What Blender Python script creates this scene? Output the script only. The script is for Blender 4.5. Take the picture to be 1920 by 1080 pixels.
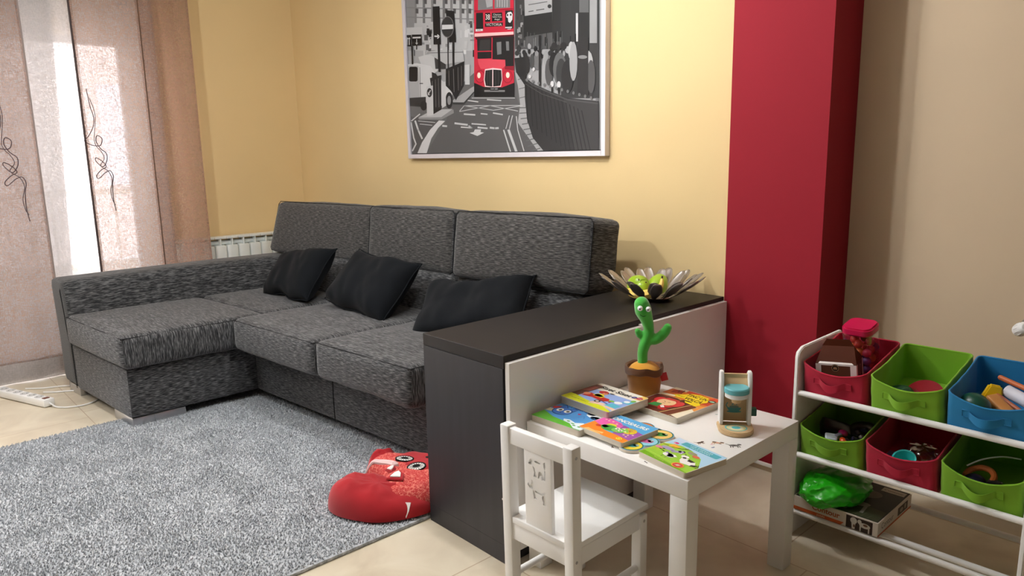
import bpy, bmesh, math, random
from mathutils import Vector, Matrix, noise
for o in list(bpy.data.objects): bpy.data.objects.remove(o)
S = bpy.context.scene; COL = S.collection
PI = math.pi; R = math.radians

# ------------------------------------------------------------------ camera
cam = bpy.data.cameras.new('camera'); camo = bpy.data.objects.new('camera', cam); COL.objects.link(camo)
F, CX, CY, CZ, YAW, PIT, ROL = 1351.7, 1.466, -2.5097, 1.2166, 0.83048, 0.18474, -0.019651
cy, sy, cp, sp = math.cos(YAW), math.sin(YAW), math.cos(PIT), math.sin(PIT)
fw = Vector((-sy*cp, cy*cp, -sp)); r0 = Vector((cy, sy, 0)); u0 = r0.cross(fw)
rt = r0*math.cos(ROL)+u0*math.sin(ROL); up = -r0*math.sin(ROL)+u0*math.cos(ROL)
M = Matrix((rt, up, -fw)).transposed().to_4x4(); M.translation = (CX, CY, CZ)
camo.matrix_world = M
cam.sensor_width = 36; cam.lens = F/1920*36; cam.clip_start = .05; cam.clip_end = 200
S.camera = camo

# ------------------------------------------------------------------ light
S.view_settings.view_transform = 'Standard'; S.view_settings.look = 'None'
S.view_settings.gamma = 1; S.view_settings.use_curve_mapping = False
S.view_settings.exposure = 0.43
W = bpy.data.worlds.new('world'); S.world = W; W.use_nodes = True
bg = W.node_tree.nodes['Background']; bg.inputs[0].default_value = (.80, .90, 1.0, 1); bg.inputs[1].default_value = 8.5
def lamp(name, kind, loc, energy, col, size, rot=(0,0,0), **k):
    d = bpy.data.lights.new(name, kind); d.energy = energy; d.color = col
    if kind == 'AREA': d.shape = 'RECTANGLE'; d.size, d.size_y = size
    else: d.shadow_soft_size = size
    for a, b in k.items(): setattr(d, a, b)
    o = bpy.data.objects.new(name, d); COL.objects.link(o); o.location = loc; o.rotation_euler = rot
    return o
lamp('ceiling_bulb', 'POINT', (-.33, -1.08, 2.1), 21, (.955, .975, 1), .035)
lamp('ceiling_bulb', 'POINT', (-.68, -1.12, 2.1), 13, (.955, .975, 1), .05)
lamp('sitting_area_bulb', 'POINT', (-1.3, -1.95, 2.1), 42, (.955, .98, 1), .04)
lamp('left_side_fill', 'AREA', (-2.3, -3.4, 2.38), 20, (.95, .98, 1), (.9, .9))  # added fill that brightens the left wall, sofa and rug; not a fixture
lamp('window_portal', 'AREA', (-3.60, -2.6, 1.0), 1, (1, 1, 1), (3.0, 1.95), (0, R(-90), 0))
bpy.data.lights['window_portal'].cycles.is_portal = True

# ------------------------------------------------------------------ materials
def lin(c):
    f = lambda v: v/12.92 if v <= .04045 else ((v+.055)/1.055)**2.4
    return tuple(f(v/255) for v in c)+(1,)
MC = {}
def mat(name, c=(200,200,200), rough=.6, metal=0, bump=0, bscale=50, var=0, vscale=8, spec=.5, trans=0, alpha=1, sheen=0, stretch=(1,1,1), coat=0, detail=3):
    if name in MC: return MC[name]
    m = bpy.data.materials.new(name); m.use_nodes = True; nt = m.node_tree; N = nt.nodes; L = nt.links
    b = N['Principled BSDF']; col = lin(c)
    b.inputs['Base Color'].default_value = col; b.inputs['Roughness'].default_value = rough
    b.inputs['Metallic'].default_value = metal; b.inputs['Specular IOR Level'].default_value = spec
    b.inputs['Transmission Weight'].default_value = trans; b.inputs['Alpha'].default_value = alpha
    b.inputs['Sheen Weight'].default_value = sheen; b.inputs['Coat Weight'].default_value = coat
    tc = N.new('ShaderNodeTexCoord'); mp = N.new('ShaderNodeMapping'); mp.inputs['Scale'].default_value = stretch
    L.new(tc.outputs['Object'], mp.inputs[0])
    if not var and not bump: var = .04
    if var:
        n = N.new('ShaderNodeTexNoise'); n.inputs['Scale'].default_value = vscale; n.inputs['Detail'].default_value = detail
        L.new(mp.outputs[0], n.inputs['Vector'])
        r = N.new('ShaderNodeValToRGB'); r.color_ramp.elements[0].position = .3; r.color_ramp.elements[1].position = .7
        r.color_ramp.elements[0].color = tuple(max(0, v*(1-var)) for v in col[:3])+(1,)
        r.color_ramp.elements[1].color = tuple(min(1, v*(1+var)) for v in col[:3])+(1,)
        L.new(n.outputs[0], r.inputs[0]); L.new(r.outputs[0], b.inputs['Base Color'])
    if bump:
        n2 = N.new('ShaderNodeTexNoise'); n2.inputs['Scale'].default_value = bscale; n2.inputs['Detail'].default_value = 3
        L.new(mp.outputs[0], n2.inputs['Vector'])
        bp = N.new('ShaderNodeBump'); bp.inputs['Strength'].default_value = bump; bp.inputs['Distance'].default_value = .003
        L.new(n2.outputs[0], bp.inputs['Height']); L.new(bp.outputs[0], b.inputs['Normal'])
    MC[name] = m; return m
def flat(c, rough=.45):
    return mat('print_%d_%d_%d' % tuple(int(v) for v in c), c, rough, var=.02, spec=.25)

def nodes(name):
    m = bpy.data.materials.new(name); m.use_nodes = True; MC[name] = m
    return m, m.node_tree.nodes, m.node_tree.links, m.node_tree.nodes['Principled BSDF']
def ramp(N, stops):
    r = N.new('ShaderNodeValToRGB'); e = r.color_ramp.elements
    while len(e) < len(stops): e.new(.5)
    for k, (p, c) in enumerate(stops): e[k].position = p; e[k].color = lin(c)
    return r
def fabric(name, dark, midc, light, stretch, strength=.5):
    m, N, L, b = nodes(name); b.inputs['Roughness'].default_value = .92; b.inputs['Sheen Weight'].default_value = .25
    b.inputs['Specular IOR Level'].default_value = .15
    tc = N.new('ShaderNodeAttribute'); tc.attribute_name = 'rest'; mp = N.new('ShaderNodeMapping'); mp.inputs['Scale'].default_value = stretch
    L.new(tc.outputs['Vector'], mp.inputs[0])
    n = N.new('ShaderNodeTexNoise'); n.inputs['Scale'].default_value = 1; n.inputs['Detail'].default_value = 1.6; n.inputs['Roughness'].default_value = .65
    L.new(mp.outputs[0], n.inputs['Vector'])
    r = ramp(N, [(.36, dark), (.5, midc), (.66, light)]); L.new(n.outputs[0], r.inputs[0])
    L.new(r.outputs[0], b.inputs['Base Color'])
    bp = N.new('ShaderNodeBump'); bp.inputs['Strength'].default_value = strength; bp.inputs['Distance'].default_value = .003
    L.new(n.outputs[0], bp.inputs['Height']); L.new(bp.outputs[0], b.inputs['Normal'])
    return m
FD, FM, FL = (34,34,35), (67,67,68), (118,117,117)
SOFA1 = fabric('sofa_fabric', FD, FM, FL, (30, 300, 300)); SOFA2 = fabric('sofa_fabric_side', FD, FM, FL, (300, 30, 300)); SOFA3 = fabric('sofa_fabric_upright', FD, FM, FL, (300, 300, 30))
SOFA = [SOFA1, SOFA2]; SOFA_Y = [SOFA2, SOFA2]; SOFA_S = [SOFA1, SOFA3]
SOFA_V = [fabric('sofa_fabric_back', (36,35,34), (64,62,60), (102,99,96), (30, 300, 300)), SOFA2]

def wallmat(name, c, bump=.06):
    return mat(name, c, .75, bump=bump, bscale=120, var=.03, vscale=1.5, spec=.25)
YEL = wallmat('yellow_wall_paint', (228,200,148)); BEI = wallmat('beige_wall_paint', (214,192,162)); TAU = wallmat('taupe_wall_paint', (104,86,72)); RED = wallmat('crimson_wall_paint', (150,27,42))
CEI = wallmat('white_ceiling_paint', (214,210,203)); WHITE = mat('white_lacquer', (247,245,242), .35, var=.015)
BLK = mat('black_brown_veneer', (37,33,31), .45, var=.10, vscale=3, stretch=(1,14,1), spec=.3)
BLKF = mat('black_brown_end_veneer', (48,47,51), .45, var=.10, vscale=3, stretch=(14,14,1), spec=.45)
GLOSS = mat('white_gloss_panel', (238,234,230), .13, var=.01)
CHROME = mat('brushed_metal', (190,190,192), .3, metal=1)
DARK = mat('dark_void', (18,16,16), .8)
SKIRT = mat('beige_tile_skirting', (196,176,150), .4, var=.06, vscale=5)

# floor tiles
m, N, L, b = nodes('floor_tile'); FLOOR = m
tc = N.new('ShaderNodeTexCoord'); mp = N.new('ShaderNodeMapping'); L.new(tc.outputs['Object'], mp.inputs[0])
mp.inputs['Location'].default_value = (.085, 1.19, 0)
br = N.new('ShaderNodeTexBrick'); L.new(mp.outputs[0], br.inputs['Vector']); br.offset = .825; br.offset_frequency = 2
for k, v in (('Scale', 1), ('Mortar Size', .0022), ('Brick Width', .6), ('Row Height', .6), ('Mortar Smooth', .1), ('Bias', 0)): br.inputs[k].default_value = v
n = N.new('ShaderNodeTexNoise'); n.inputs['Scale'].default_value = 5; n.inputs['Detail'].default_value = 6; n.inputs['Distortion'].default_value = .6
L.new(tc.outputs['Object'], n.inputs['Vector'])
r = ramp(N, [(.3, (205,190,166)), (.55, (221,208,184)), (.75, (230,219,198))]); L.new(n.outputs[0], r.inputs[0])
L.new(r.outputs[0], br.inputs['Color1']); L.new(r.outputs[0], br.inputs['Color2']); br.inputs['Mortar'].default_value = lin((190,168,140))
L.new(br.outputs[0], b.inputs['Base Color']); b.inputs['Roughness'].default_value = .38
bp = N.new('ShaderNodeBump'); bp.inputs['Strength'].default_value = .2; bp.inputs['Distance'].default_value = .002; bp.invert = True
L.new(br.outputs['Fac'], bp.inputs['Height']); L.new(bp.outputs[0], b.inputs['Normal'])

def sheer(name, c, open_, dens=900, transl=.55):
    m, N, L, b = nodes(name); N.remove(b); out = N['Material Output']
    d = N.new('ShaderNodeBsdfDiffuse'); t = N.new('ShaderNodeBsdfTranslucent'); tr = N.new('ShaderNodeBsdfTransparent')
    tc = N.new('ShaderNodeTexCoord'); col = lin(c)
    mp = N.new('ShaderNodeMapping'); mp.inputs['Scale'].default_value = (1, 1, .12); L.new(tc.outputs['Object'], mp.inputs[0])
    mp2 = N.new('ShaderNodeMapping'); mp2.inputs['Scale'].default_value = (1, .08, 1); L.new(tc.outputs['Object'], mp2.inputs[0])
    n1 = N.new('ShaderNodeTexNoise'); n1.inputs['Scale'].default_value = dens*.5; n1.inputs['Detail'].default_value = 2; L.new(mp.outputs[0], n1.inputs['Vector'])
    n2 = N.new('ShaderNodeTexNoise'); n2.inputs['Scale'].default_value = dens*.5; n2.inputs['Detail'].default_value = 2; L.new(mp2.outputs[0], n2.inputs['Vector'])
    ad = N.new('ShaderNodeMath'); ad.operation = 'ADD'; L.new(n1.outputs[0], ad.inputs[0]); L.new(n2.outputs[0], ad.inputs[1])
    mr = N.new('ShaderNodeMapRange'); L.new(ad.outputs[0], mr.inputs[0])
    mr.inputs[1].default_value = .85; mr.inputs[2].default_value = 1.15; mr.inputs[3].default_value = max(0, open_-.16); mr.inputs[4].default_value = min(1, open_+.16)
    d.inputs[0].default_value = col; t.inputs[0].default_value = col
    mx = N.new('ShaderNodeMixShader'); mx.inputs[0].default_value = transl; L.new(d.outputs[0], mx.inputs[1]); L.new(t.outputs[0], mx.inputs[2])
    m2 = N.new('ShaderNodeMixShader'); L.new(mr.outputs[0], m2.inputs[0]); L.new(mx.outputs[0], m2.inputs[1]); L.new(tr.outputs[0], m2.inputs[2])
    L.new(m2.outputs[0], out.inputs[0]); return m
CURT = sheer('brown_linen_voile', (180,147,130), .50)
CURTW = sheer('white_voile', (200,195,193), .10, transl=.34)

# ------------------------------------------------------------------ helpers
def tagp(o, label=None, cat=None, group=None, kind=None):
    if label: o['label'] = label
    if cat: o['category'] = cat
    if group: o['group'] = group
    if kind: o['kind'] = kind
    return o
def thing(name, label, cat, loc=(0,0,0), rz=0, group=None, rot=None):
    o = bpy.data.objects.new(name, None); COL.objects.link(o); o.location = loc; o.rotation_euler = rot or (0,0,rz); o.empty_display_size = .05
    return tagp(o, label, cat, group)
def obj(name, bm, m, parent=None, smooth=True, label=None):
    me = bpy.data.meshes.new(name)
    if isinstance(bm, bmesh.types.BMesh):
        bmesh.ops.recalc_face_normals(bm, faces=bm.faces); bm.to_mesh(me); bm.free()
    else: me = bm
    for mm in (m if isinstance(m, (list, tuple)) else [m]): me.materials.append(mm)
    if smooth:
        for p in me.polygons: p.use_smooth = True
        try: me.set_sharp_from_angle(angle=R(35))
        except Exception: pass
    o = bpy.data.objects.new(name, me); COL.objects.link(o)
    if parent: o.parent = parent
    if label: o['label'] = label
    return o
def struct(name, bm, m, parent=None, smooth=False):
    o = obj(name, bm, m, parent, smooth)
    if not parent: o['kind'] = 'structure'
    return o
def B(): return bmesh.new()
def box(bm, x0, x1, y0, y1, z0, z1, bev=0, T=None, seg=2):
    t = bmesh.new(); bmesh.ops.create_cube(t, size=1)
    for v in t.verts: v.co = Vector((x0+(v.co.x+.5)*(x1-x0), y0+(v.co.y+.5)*(y1-y0), z0+(v.co.z+.5)*(z1-z0)))
    if bev: bmesh.ops.bevel(t, geom=t.edges[:], offset=bev, segments=seg, affect='EDGES', profile=.5)
    return merge(bm, t, T)
def merge(bm, t, T=None, mi=0):
    if T is not None: bmesh.ops.transform(t, matrix=T, verts=t.verts)
    d = {}; lt = t.verts.layers.float_vector.get('rest'); lb = None
    if lt: lb = bm.verts.layers.float_vector.get('rest') or bm.verts.layers.float_vector.new('rest')
    for v in t.verts:
        d[v] = bm.verts.new(v.co)
        if lt: d[v][lb] = v[lt]
    for f in t.faces:
        try:
            g = bm.faces.new([d[v] for v in f.verts]); g.material_index = f.material_index or mi
        except ValueError: pass
    t.free(); return bm
def lathe(bm, prof, n=32, T=None, cap=True):
    t = bmesh.new(); rings = []
    for (r_, z) in prof:
        rings.append([t.verts.new((r_*math.cos(2*PI*k/n), r_*math.sin(2*PI*k/n), z)) for k in range(n)])
    for a, c in zip(rings, rings[1:]):
        for k in range(n): t.faces.new((a[k], a[(k+1)%n], c[(k+1)%n], c[k]))
    if cap:
        t.faces.new(rings[0][::-1]); t.faces.new(rings[-1])
    return merge(bm, t, T)
def cyl(bm, p, q, r_, n=16, r2=None):
    p = Vector(p); q = Vector(q); d = q-p
    T = Matrix.Translation(p) @ d.to_track_quat('Z', 'Y').to_matrix().to_4x4()
    return lathe(bm, [(r_, 0), (r_ if r2 is None else r2, d.length)], n, T)
def tube(bm, pts, r_, n=8, closed=False, rads=None, sub=0):
    P = [Vector(p) for p in pts]
    if sub:
        Q = []; RR = []
        m_ = len(P)
        for i in range(m_ if closed else m_-1):
            a, b_, c, d = P[(i-1) % m_ if closed else max(i-1, 0)], P[i], P[(i+1) % m_], P[(i+2) % m_ if closed else min(i+2, m_-1)]
            for s in range(sub):
                t = s/sub
                Q.append(.5*((2*b_)+(-a+c)*t+(2*a-5*b_+4*c-d)*t*t+(-a+3*b_-3*c+d)*t**3))
                if rads: RR.append(rads[i]*(1-t)+rads[(i+1) % m_]*t)
        if not closed:
            Q.append(P[-1])
            if rads: RR.append(rads[-1])
        P = Q; rads = RR if rads else None
    t = bmesh.new(); rings = []; nrm = None; m_ = len(P)
    for i, p in enumerate(P):
        if closed: d = P[(i+1) % m_]-P[i-1]
        else: d = P[min(i+1, m_-1)]-P[max(i-1, 0)]
        if d.length < 1e-9: d = Vector((0,0,1))
        d.normalize()
        if nrm is None: nrm = d.orthogonal().normalized()
        nrm = (nrm-d*nrm.dot(d)); nrm.normalize(); bn = d.cross(nrm)
        rr = rads[i] if rads else r_
        rings.append([t.verts.new(p+(nrm*math.cos(2*PI*k/n)+bn*math.sin(2*PI*k/n))*rr) for k in range(n)])
    for i in range(m_ if closed else m_-1):
        a, c = rings[i], rings[(i+1) % m_]
        for k in range(n): t.faces.new((a[k], a[(k+1)%n], c[(k+1)%n], c[k]))
    if not closed: t.faces.new(rings[0][::-1]); t.faces.new(rings[-1])
    return merge(bm, t)
def prism(bm, poly, h0, h1, T=None, bev=0):
    """poly in local x,y extruded from z=h0 to h1"""
    t = bmesh.new(); vs = [t.verts.new((p[0], p[1], h0)) for p in poly]; f = t.faces.new(vs)
    e = bmesh.ops.extrude_face_region(t, geom=[f]); bmesh.ops.translate(t, vec=(0, 0, h1-h0), verts=[v for v in e['geom'] if isinstance(v, bmesh.types.BMVert)])
    bmesh.ops.recalc_face_normals(t, faces=t.faces)
    if bev: bmesh.ops.bevel(t, geom=[e_ for e_ in t.edges if e_.calc_face_angle(0) > .6], offset=bev, segments=2, affect='EDGES')
    return merge(bm, t, T)
def ell(bm, c, r, n=24, T=None, f=None):
    t = bmesh.new(); bmesh.ops.create_uvsphere(t, u_segments=n, v_segments=max(6, n//2), radius=1)
    for v in t.verts:
        if f: v.co = f(v.co)
        v.co = Vector((c[0]+v.co.x*r[0], c[1]+v.co.y*r[1], c[2]+v.co.z*r[2]))
    return merge(bm, t, T)
def cushion(bm, x0, x1, y0, y1, z0, z1, r_, n=14, puff=(0,0,0), wr=0, seed=0, T=None, fs=6):
    """soft rounded block"""
    t = bmesh.new(); bmesh.ops.create_cube(t, size=2); bmesh.ops.subdivide_edges(t, edges=t.edges[:], cuts=n, use_grid_fill=True)
    h = Vector(((x1-x0)/2, (y1-y0)/2, (z1-z0)/2)); c = Vector(((x1+x0)/2, (y1+y0)/2, (z1+z0)/2)); sd = Vector((seed*7.3, seed*3.1, seed))
    def w(v, hh):   # cluster samples near the edges
        a = abs(v); k = min(.5, r_/hh*1.0)
        q = 1-(1-a)**1.9 if True else a
        return math.copysign(q, v)
    t.faces.ensure_lookup_table()
    for f in t.faces: f.material_index = 1 if abs(f.calc_center_median().x) > .99 else 0
    lr = t.verts.layers.float_vector.new('rest')
    for v in t.verts:
        q = Vector([w(v.co[i], h[i]) for i in range(3)]); p = Vector([q[i]*h[i] for i in range(3)]); v[lr] = c+p
        inn = Vector([max(-(h[i]-r_), min(h[i]-r_, p[i])) for i in range(3)])
        d = p-inn
        if d.length > 1e-9: d = d.normalized()*r_
        p = inn+d
        for i in range(3):
            j, k = (i+1) % 3, (i+2) % 3
            if puff[i]: p[i] += math.copysign(puff[i], q[i])*abs(q[i])**3*(1-q[j]**2)*(1-q[k]**2)
        if wr:
            nn = noise.noise_vector((p+sd)*fs)+.5*noise.noise_vector((p+sd)*fs*2.3)
            p += nn*wr
        v.co = c+p
    return merge(bm, t, T)
def rrect(x0, x1, y0, y1, r_, n=5):
    out = []
    for cx_, cy_, a in ((x1-r_, y1-r_, 0), (x0+r_, y1-r_, 90), (x0+r_, y0+r_, 180), (x1-r_, y0+r_, 270)):
        for k in range(n+1):
            t = R(a+90*k/n); out.append((cx_+r_*math.cos(t), cy_+r_*math.sin(t)))
    return out
def circ(cx_, cy_, rx, ry=None, n=20, rot=0, a0=0, a1=360):
    ry = rx if ry is None else ry; out = []
    full = a1-a0 >= 360
    for k in range(n if full else n+1):
        t = R(a0+(a1-a0)*k/n); x = rx*math.cos(t); y = ry*math.sin(t); c, s = math.cos(R(rot)), math.sin(R(rot))
        out.append((cx_+x*c-y*s, cy_+x*s+y*c))
    return out
def line(pts, w):
    """thin polyline ribbons as quads"""
    out = []
    for a, b_ in zip(pts, pts[1:]):
        d = Vector((b_[0]-a[0], b_[1]-a[1])); L_ = d.length
        if L_ < 1e-9: continue
        nn = Vector((-d.y, d.x))/L_*w/2; e = d/L_*w*.25
        out.append([(a[0]-e.x+nn.x, a[1]-e.y+nn.y), (a[0]-e.x-nn.x, a[1]-e.y-nn.y), (b_[0]+e.x-nn.x, b_[1]+e.y-nn.y), (b_[0]+e.x+nn.x, b_[1]+e.y+nn.y)])
    return out
def textpoly(body, size, x, y, rot=0, sx=1, align='CENTER', bold=0):
    cu = bpy.data.curves.new('t', 'FONT'); cu.body = body; cu.size = size; cu.align_x = align; cu.align_y = 'CENTER'; cu.offset = bold
    cu.resolution_u = 3
    o = bpy.data.objects.new('t', cu); COL.objects.link(o); dg = bpy.context.evaluated_depsgraph_get(); dg.update()
    me = bpy.data.meshes.new_from_object(o.evaluated_get(dg)); out = []
    c, s = math.cos(R(rot)), math.sin(R(rot))
    for p in me.polygons:
        pts = []
        for i in p.vertices:
            a, b_ = me.vertices[i].co.x*sx, me.vertices[i].co.y; pts.append((x+a*c-b_*s, y+a*s+b_*c))
        out.append(pts)
    bpy.data.objects.remove(o); bpy.data.curves.remove(cu); bpy.data.meshes.remove(me)
    return out
def art(name, layers, parent, T=None, fmap=None, step=6e-5, clip=None, rough=.45, label=None):
    """printed surface: layers = [(rgb, polygon | [polygons])...] painted one above the other"""
    bm = B(); mats = []; idx = {}
    for k, (c, ps) in enumerate(layers):
        if c not in idx: idx[c] = len(mats); mats.append(flat(c, rough))
        if not isinstance(ps[0][0], (tuple, list)): ps = [ps]
        for p in ps:
            if clip:
                p = clip_poly(p, clip)
                if len(p) < 3: continue
            if fmap: p = [fmap(*q) for q in p]
            try: f = bm.faces.new([bm.verts.new((q[0], q[1], (k+1)*step)) for q in p])
            except Exception: continue
            f.material_index = idx[c]
    bmesh.ops.triangulate(bm, faces=bm.faces[:])
    if T is not None: bmesh.ops.transform(bm, matrix=T, verts=bm.verts)
    me = bpy.data.meshes.new(name)
    nrm = (T.to_3x3() @ Vector((0,0,1))) if T is not None else Vector((0,0,1))
    for f in bm.faces:
        f.normal_update()
        if f.normal.dot(nrm) < 0: f.normal_flip()
    bm.to_mesh(me); bm.free()
    for mm in mats: me.materials.append(mm)
    o = bpy.data.objects.new(name, me); COL.objects.link(o)
    if parent: o.parent = parent
    if label: o['label'] = label
    return o
def clip_poly(p, c):
    x0, x1, y0, y1 = c
    for (ax, v, sg) in ((0, x0, 1), (0, x1, -1), (1, y0, 1), (1, y1, -1)):
        out = []
        for i in range(len(p)):
            a, b_ = p[i-1], p[i]; ia = (a[ax]-v)*sg >= 0; ib = (b_[ax]-v)*sg >= 0
            if ia != ib:
                t = (v-a[ax])/(b_[ax]-a[ax]); out.append((a[0]+t*(b_[0]-a[0]), a[1]+t*(b_[1]-a[1])))
            if ib: out.append(b_)
        p = out
        if not p: return []
    return p
def rotm(x=0, y=0, z=0): return Matrix.Rotation(R(z), 4, 'Z') @ Matrix.Rotation(R(y), 4, 'Y') @ Matrix.Rotation(R(x), 4, 'X')
def tr(x, y, z): return Matrix.Translation((x, y, z))

# ------------------------------------------------------------------ room shell
XL, XR, YF, ZC, YB2 = -3.555, 5.2, -7.0, 2.45, .17
t = B(); box(t, XL-.3, XR+.2, YF-.2, .4, -.1, 0); struct('floor', t, FLOOR)
t = B(); box(t, XL-.3, XR+.2, YF-.2, .4, ZC, ZC+.1); struct('ceiling', t, CEI)
t = B(); box(t, XL-.25, .1, 0, .4, 0, ZC); struct('wall_back', t, YEL)
t = B(); box(t, .1, XR+.2, YB2, .4, 0, ZC); struct('wall_back_right', t, BEI)
t = B(); box(t, XR, XR+.2, YF, YB2, 0, ZC); struct('wall_right', t, TAU)
t = B(); box(t, XL-.25, XR+.2, YF-.2, YF, 0, ZC); struct('wall_front', t, TAU)
WY0, WY1, WZ = -4.3, -1.08, 1.97
t = B(); box(t, XL-.25, XL, WY1, 0, 0, ZC); box(t, XL-.25, XL, YF, WY0, 0, ZC); box(t, XL-.25, XL, WY0, WY1, WZ, ZC); struct('wall_left', t, YEL)
t = B(); box(t, -.007, .363, -.046, .3, 0, ZC); struct('wall_column', t, RED)
t = B(); box(t, .363, XR, YB2-.012, YB2, 0, .07, .002); struct('baseboard_right', t, SKIRT)
t = B(); box(t, .0, .375, -.058, -.046, 0, .03, .002); box(t, .363, .375, -.046, YB2-.012, 0, .03, .002); struct('baseboard_column', t, SKIRT)
t = B(); box(t, .004, .383, -.068, -.058, .022, .036, .003); o = obj('cable_trunking', t, WHITE); tagp(o, 'thin white cable trunking along the foot of the red column', 'cable trunking')

# window: tall sliding glass door behind the curtains
w = B(); fr = .05
ALU = mat('white_aluminium', (225,225,225), .4)
x0 = XL-.17
for (a, b_, c, d) in ((WY0, WY1, 0, fr), (WY0, WY1, WZ-fr, WZ), (WY0, WY0+fr, 0, WZ), (WY1-fr, WY1, 0, WZ), (-2.75, -2.62, 0, WZ)): box(w, x0, x0+.06, a, b_, c, d)
wf = struct('window_1', w, ALU)
g = B(); box(g, x0+.025, x0+.031, WY0+fr, WY1-fr, fr, WZ-fr)
gm, N, L, b = nodes('window_glass'); N.remove(b); ta = N.new('ShaderNodeBsdfTransparent'); gl = N.new('ShaderNodeBsdfGlossy'); gl.inputs['Roughness'].default_value = .02
fz = N.new('ShaderNodeFresnel'); fz.inputs[0].default_value = 1.2; mx = N.new('ShaderNodeMixShader'); L.new(fz.outputs[0], mx.inputs[0]); L.new(ta.outputs[0], mx.inputs[1]); L.new(gl.outputs[0], mx.inputs[2]); L.new(mx.outputs[0], N['Material Output'].inputs[0])
obj('pane', g, gm, wf, False)
# outside: terrace, parapet with rail and the brick block opposite
t = B(); box(t, XL-1.6, XL-.25, -6, .6, -.12, -.02); o = obj('terrace_slab', t, mat('terrace_tile', (214,205,196), .6, var=.05)); tagp(o, 'pale tiled terrace seen through the sheer curtains', 'terrace')
t = B()
box(t, XL-1.6, XL-1.5, -6, .6, -.02, .42)
for k in range(44): box(t, XL-1.57, XL-1.55, -6+k*.15, -5.98+k*.15, .42, .95)
box(t, XL-1.6, XL-1.52, -6, .6, .95, 1.0)
o = obj('terrace_railing', t, mat('pale_railing', (240,240,240), .5)); tagp(o, 'pale terrace railing showing faintly through the sheer curtains', 'railing')
m, N, L, b = nodes('pink_brick'); tc = N.new('ShaderNodeTexCoord'); mp = N.new('ShaderNodeMapping'); mp.inputs['Rotation'].default_value = (R(90), 0, R(90)); L.new(tc.outputs['Object'], mp.inputs[0])
br = N.new('ShaderNodeTexBrick'); L.new(mp.outputs[0], br.inputs[0]); br.inputs['Scale'].default_value = 4; br.inputs['Color1'].default_value = lin((228,176,160)); br.inputs['Color2'].default_value = lin((236,190,174)); br.inputs['Mortar'].default_value = lin((236,214,204))
L.new(br.outputs[0], b.inputs['Base Color']); b.inputs['Roughness'].default_value = .9
t = B(); box(t, -12.5, -11.5, -16, 9, -6, 9)
bl = thing('brick_building', 'pinkish brick building glowing through the sheer curtains', 'building', (0,0,0)); obj('facade', t, m, bl, False)
for k in range(6):
    for z in (-2.2, .9, 4): t = B(); box(t, -11.5, -11.44, -13+k*3.4, -11.9+k*3.4, z, z+1.5); box(t, -11.44, -11.4, -13.06+k*3.4, -11.84+k*3.4, z-.06, z); obj('window', t, mat('facade_window', (226,226,230), .3), bl, False)

# ------------------------------------------------------------------ curtains
def curtain(name, label, y0, y1, xc, m, folds, amp, ph, zt=2.42, zb=.012, lean=0, group=None):
    root = thing(name, label, 'curtain', (xc, (y0+y1)/2, 0))
    yc = (y0+y1)/2; t = B(); ny, nz = 90, 40; g_ = []
    for i in range(ny+1):
        s = i/ny; col = []
        for j in range(nz+1):
            z = zb+(zt-zb)*j/nz; k = z/zt
            x = amp*math.sin(s*folds*2*PI+ph)*(.75+.25*math.sin(z*1.3+s*4))+.006*noise.noise(Vector((s*9, z*1.7, ph)))
            col.append(t.verts.new((x, y0+(y1-y0)*s-yc+lean*(1-k), z)))
        g_.append(col)
    for i in range(ny):
        for j in range(nz): t.faces.new((g_[i][j], g_[i+1][j], g_[i+1][j+1], g_[i][j+1]))
    obj('cloth', t, m, root)
    # hems: side hems and a deep bottom hem as doubled cloth
    for s, e in ((0, .012), (1, -.012)):
        h = B(); pr = None
        for j in range(nz+1):
            z = zb+(zt-zb)*j/nz; k = z/zt
            x = amp*math.sin(s*folds*2*PI+ph)*(.75+.25*math.sin(z*1.3+s*4))+.004
            yy = y0+(y1-y0)*s-yc+lean*(1-k); a = h.verts.new((x, yy, z)); b2 = h.verts.new((x, yy+e, z))
            if pr: h.faces.new((pr[0], pr[1], b2, a))
            pr = (a, b2)
        obj('side_hem', h, m, root)
    h = B(); pr = None
    for i in range(ny+1):
        s = i/ny; x = amp*math.sin(s*folds*2*PI+ph)*(.75+.25*math.sin(s*4))+.005; yy = y0+(y1-y0)*s-yc+lean
        a = h.verts.new((x, yy, zb)); b2 = h.verts.new((x, yy, zb+.11))
        if pr: h.faces.new((pr[0], a, b2, pr[1]))
        pr = (a, b2)
    obj('bottom_hem', h, CURTW, root)
    return root
def scribble(root, y, z0, z1, s=1):
    pts = [(-.01,1),(.0,.86),(.012,.78),(.004,.70),(-.03,.62),(-.055,.585),(-.02,.55),(.03,.545),(.045,.60),(.02,.625),(.01,.58),(.03,.52),(.06,.48),(.058,.42),(.03,.37),(-.005,.42),(.0,.445),(.035,.41),(.05,.37),(.02,.345),(-.01,.30),(.0,.275),(.04,.32),(.07,.335),(.085,.29),(.075,.22),(.07,.10),(.078,0.0)]
    t = B(); tube(t, [(.012, y+a*s, z0+(z1-z0)*b_) for a, b_ in pts], .0023, 6, sub=6)
    pts = [(.0,.93),(.018,.84),(.02,.76),(.008,.66),(.0,.58),(.012,.53),(.03,.50),(.045,.44),(.02,.38),(.06,.33),(.075,.26),(.06,.17),(.065,.09),(.078,.05)]
    tube(t, [(.013, y+a*s, z0+(z1-z0)*b_) for a, b_ in pts], .0018, 6, sub=6)
    obj('embroidery', t, mat('dark_thread', (70,52,56), .8), root, label='dark scribble embroidery')
c1 = curtain('brown_voile_curtain', 'brown voile curtain with a dark scribble at the left picture edge, window side', -2.55, -1.70, -3.25, CURT, 2.6, .008, 0)
scribble(c1, -1.86-(-2.125), .90, 1.62)
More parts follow.
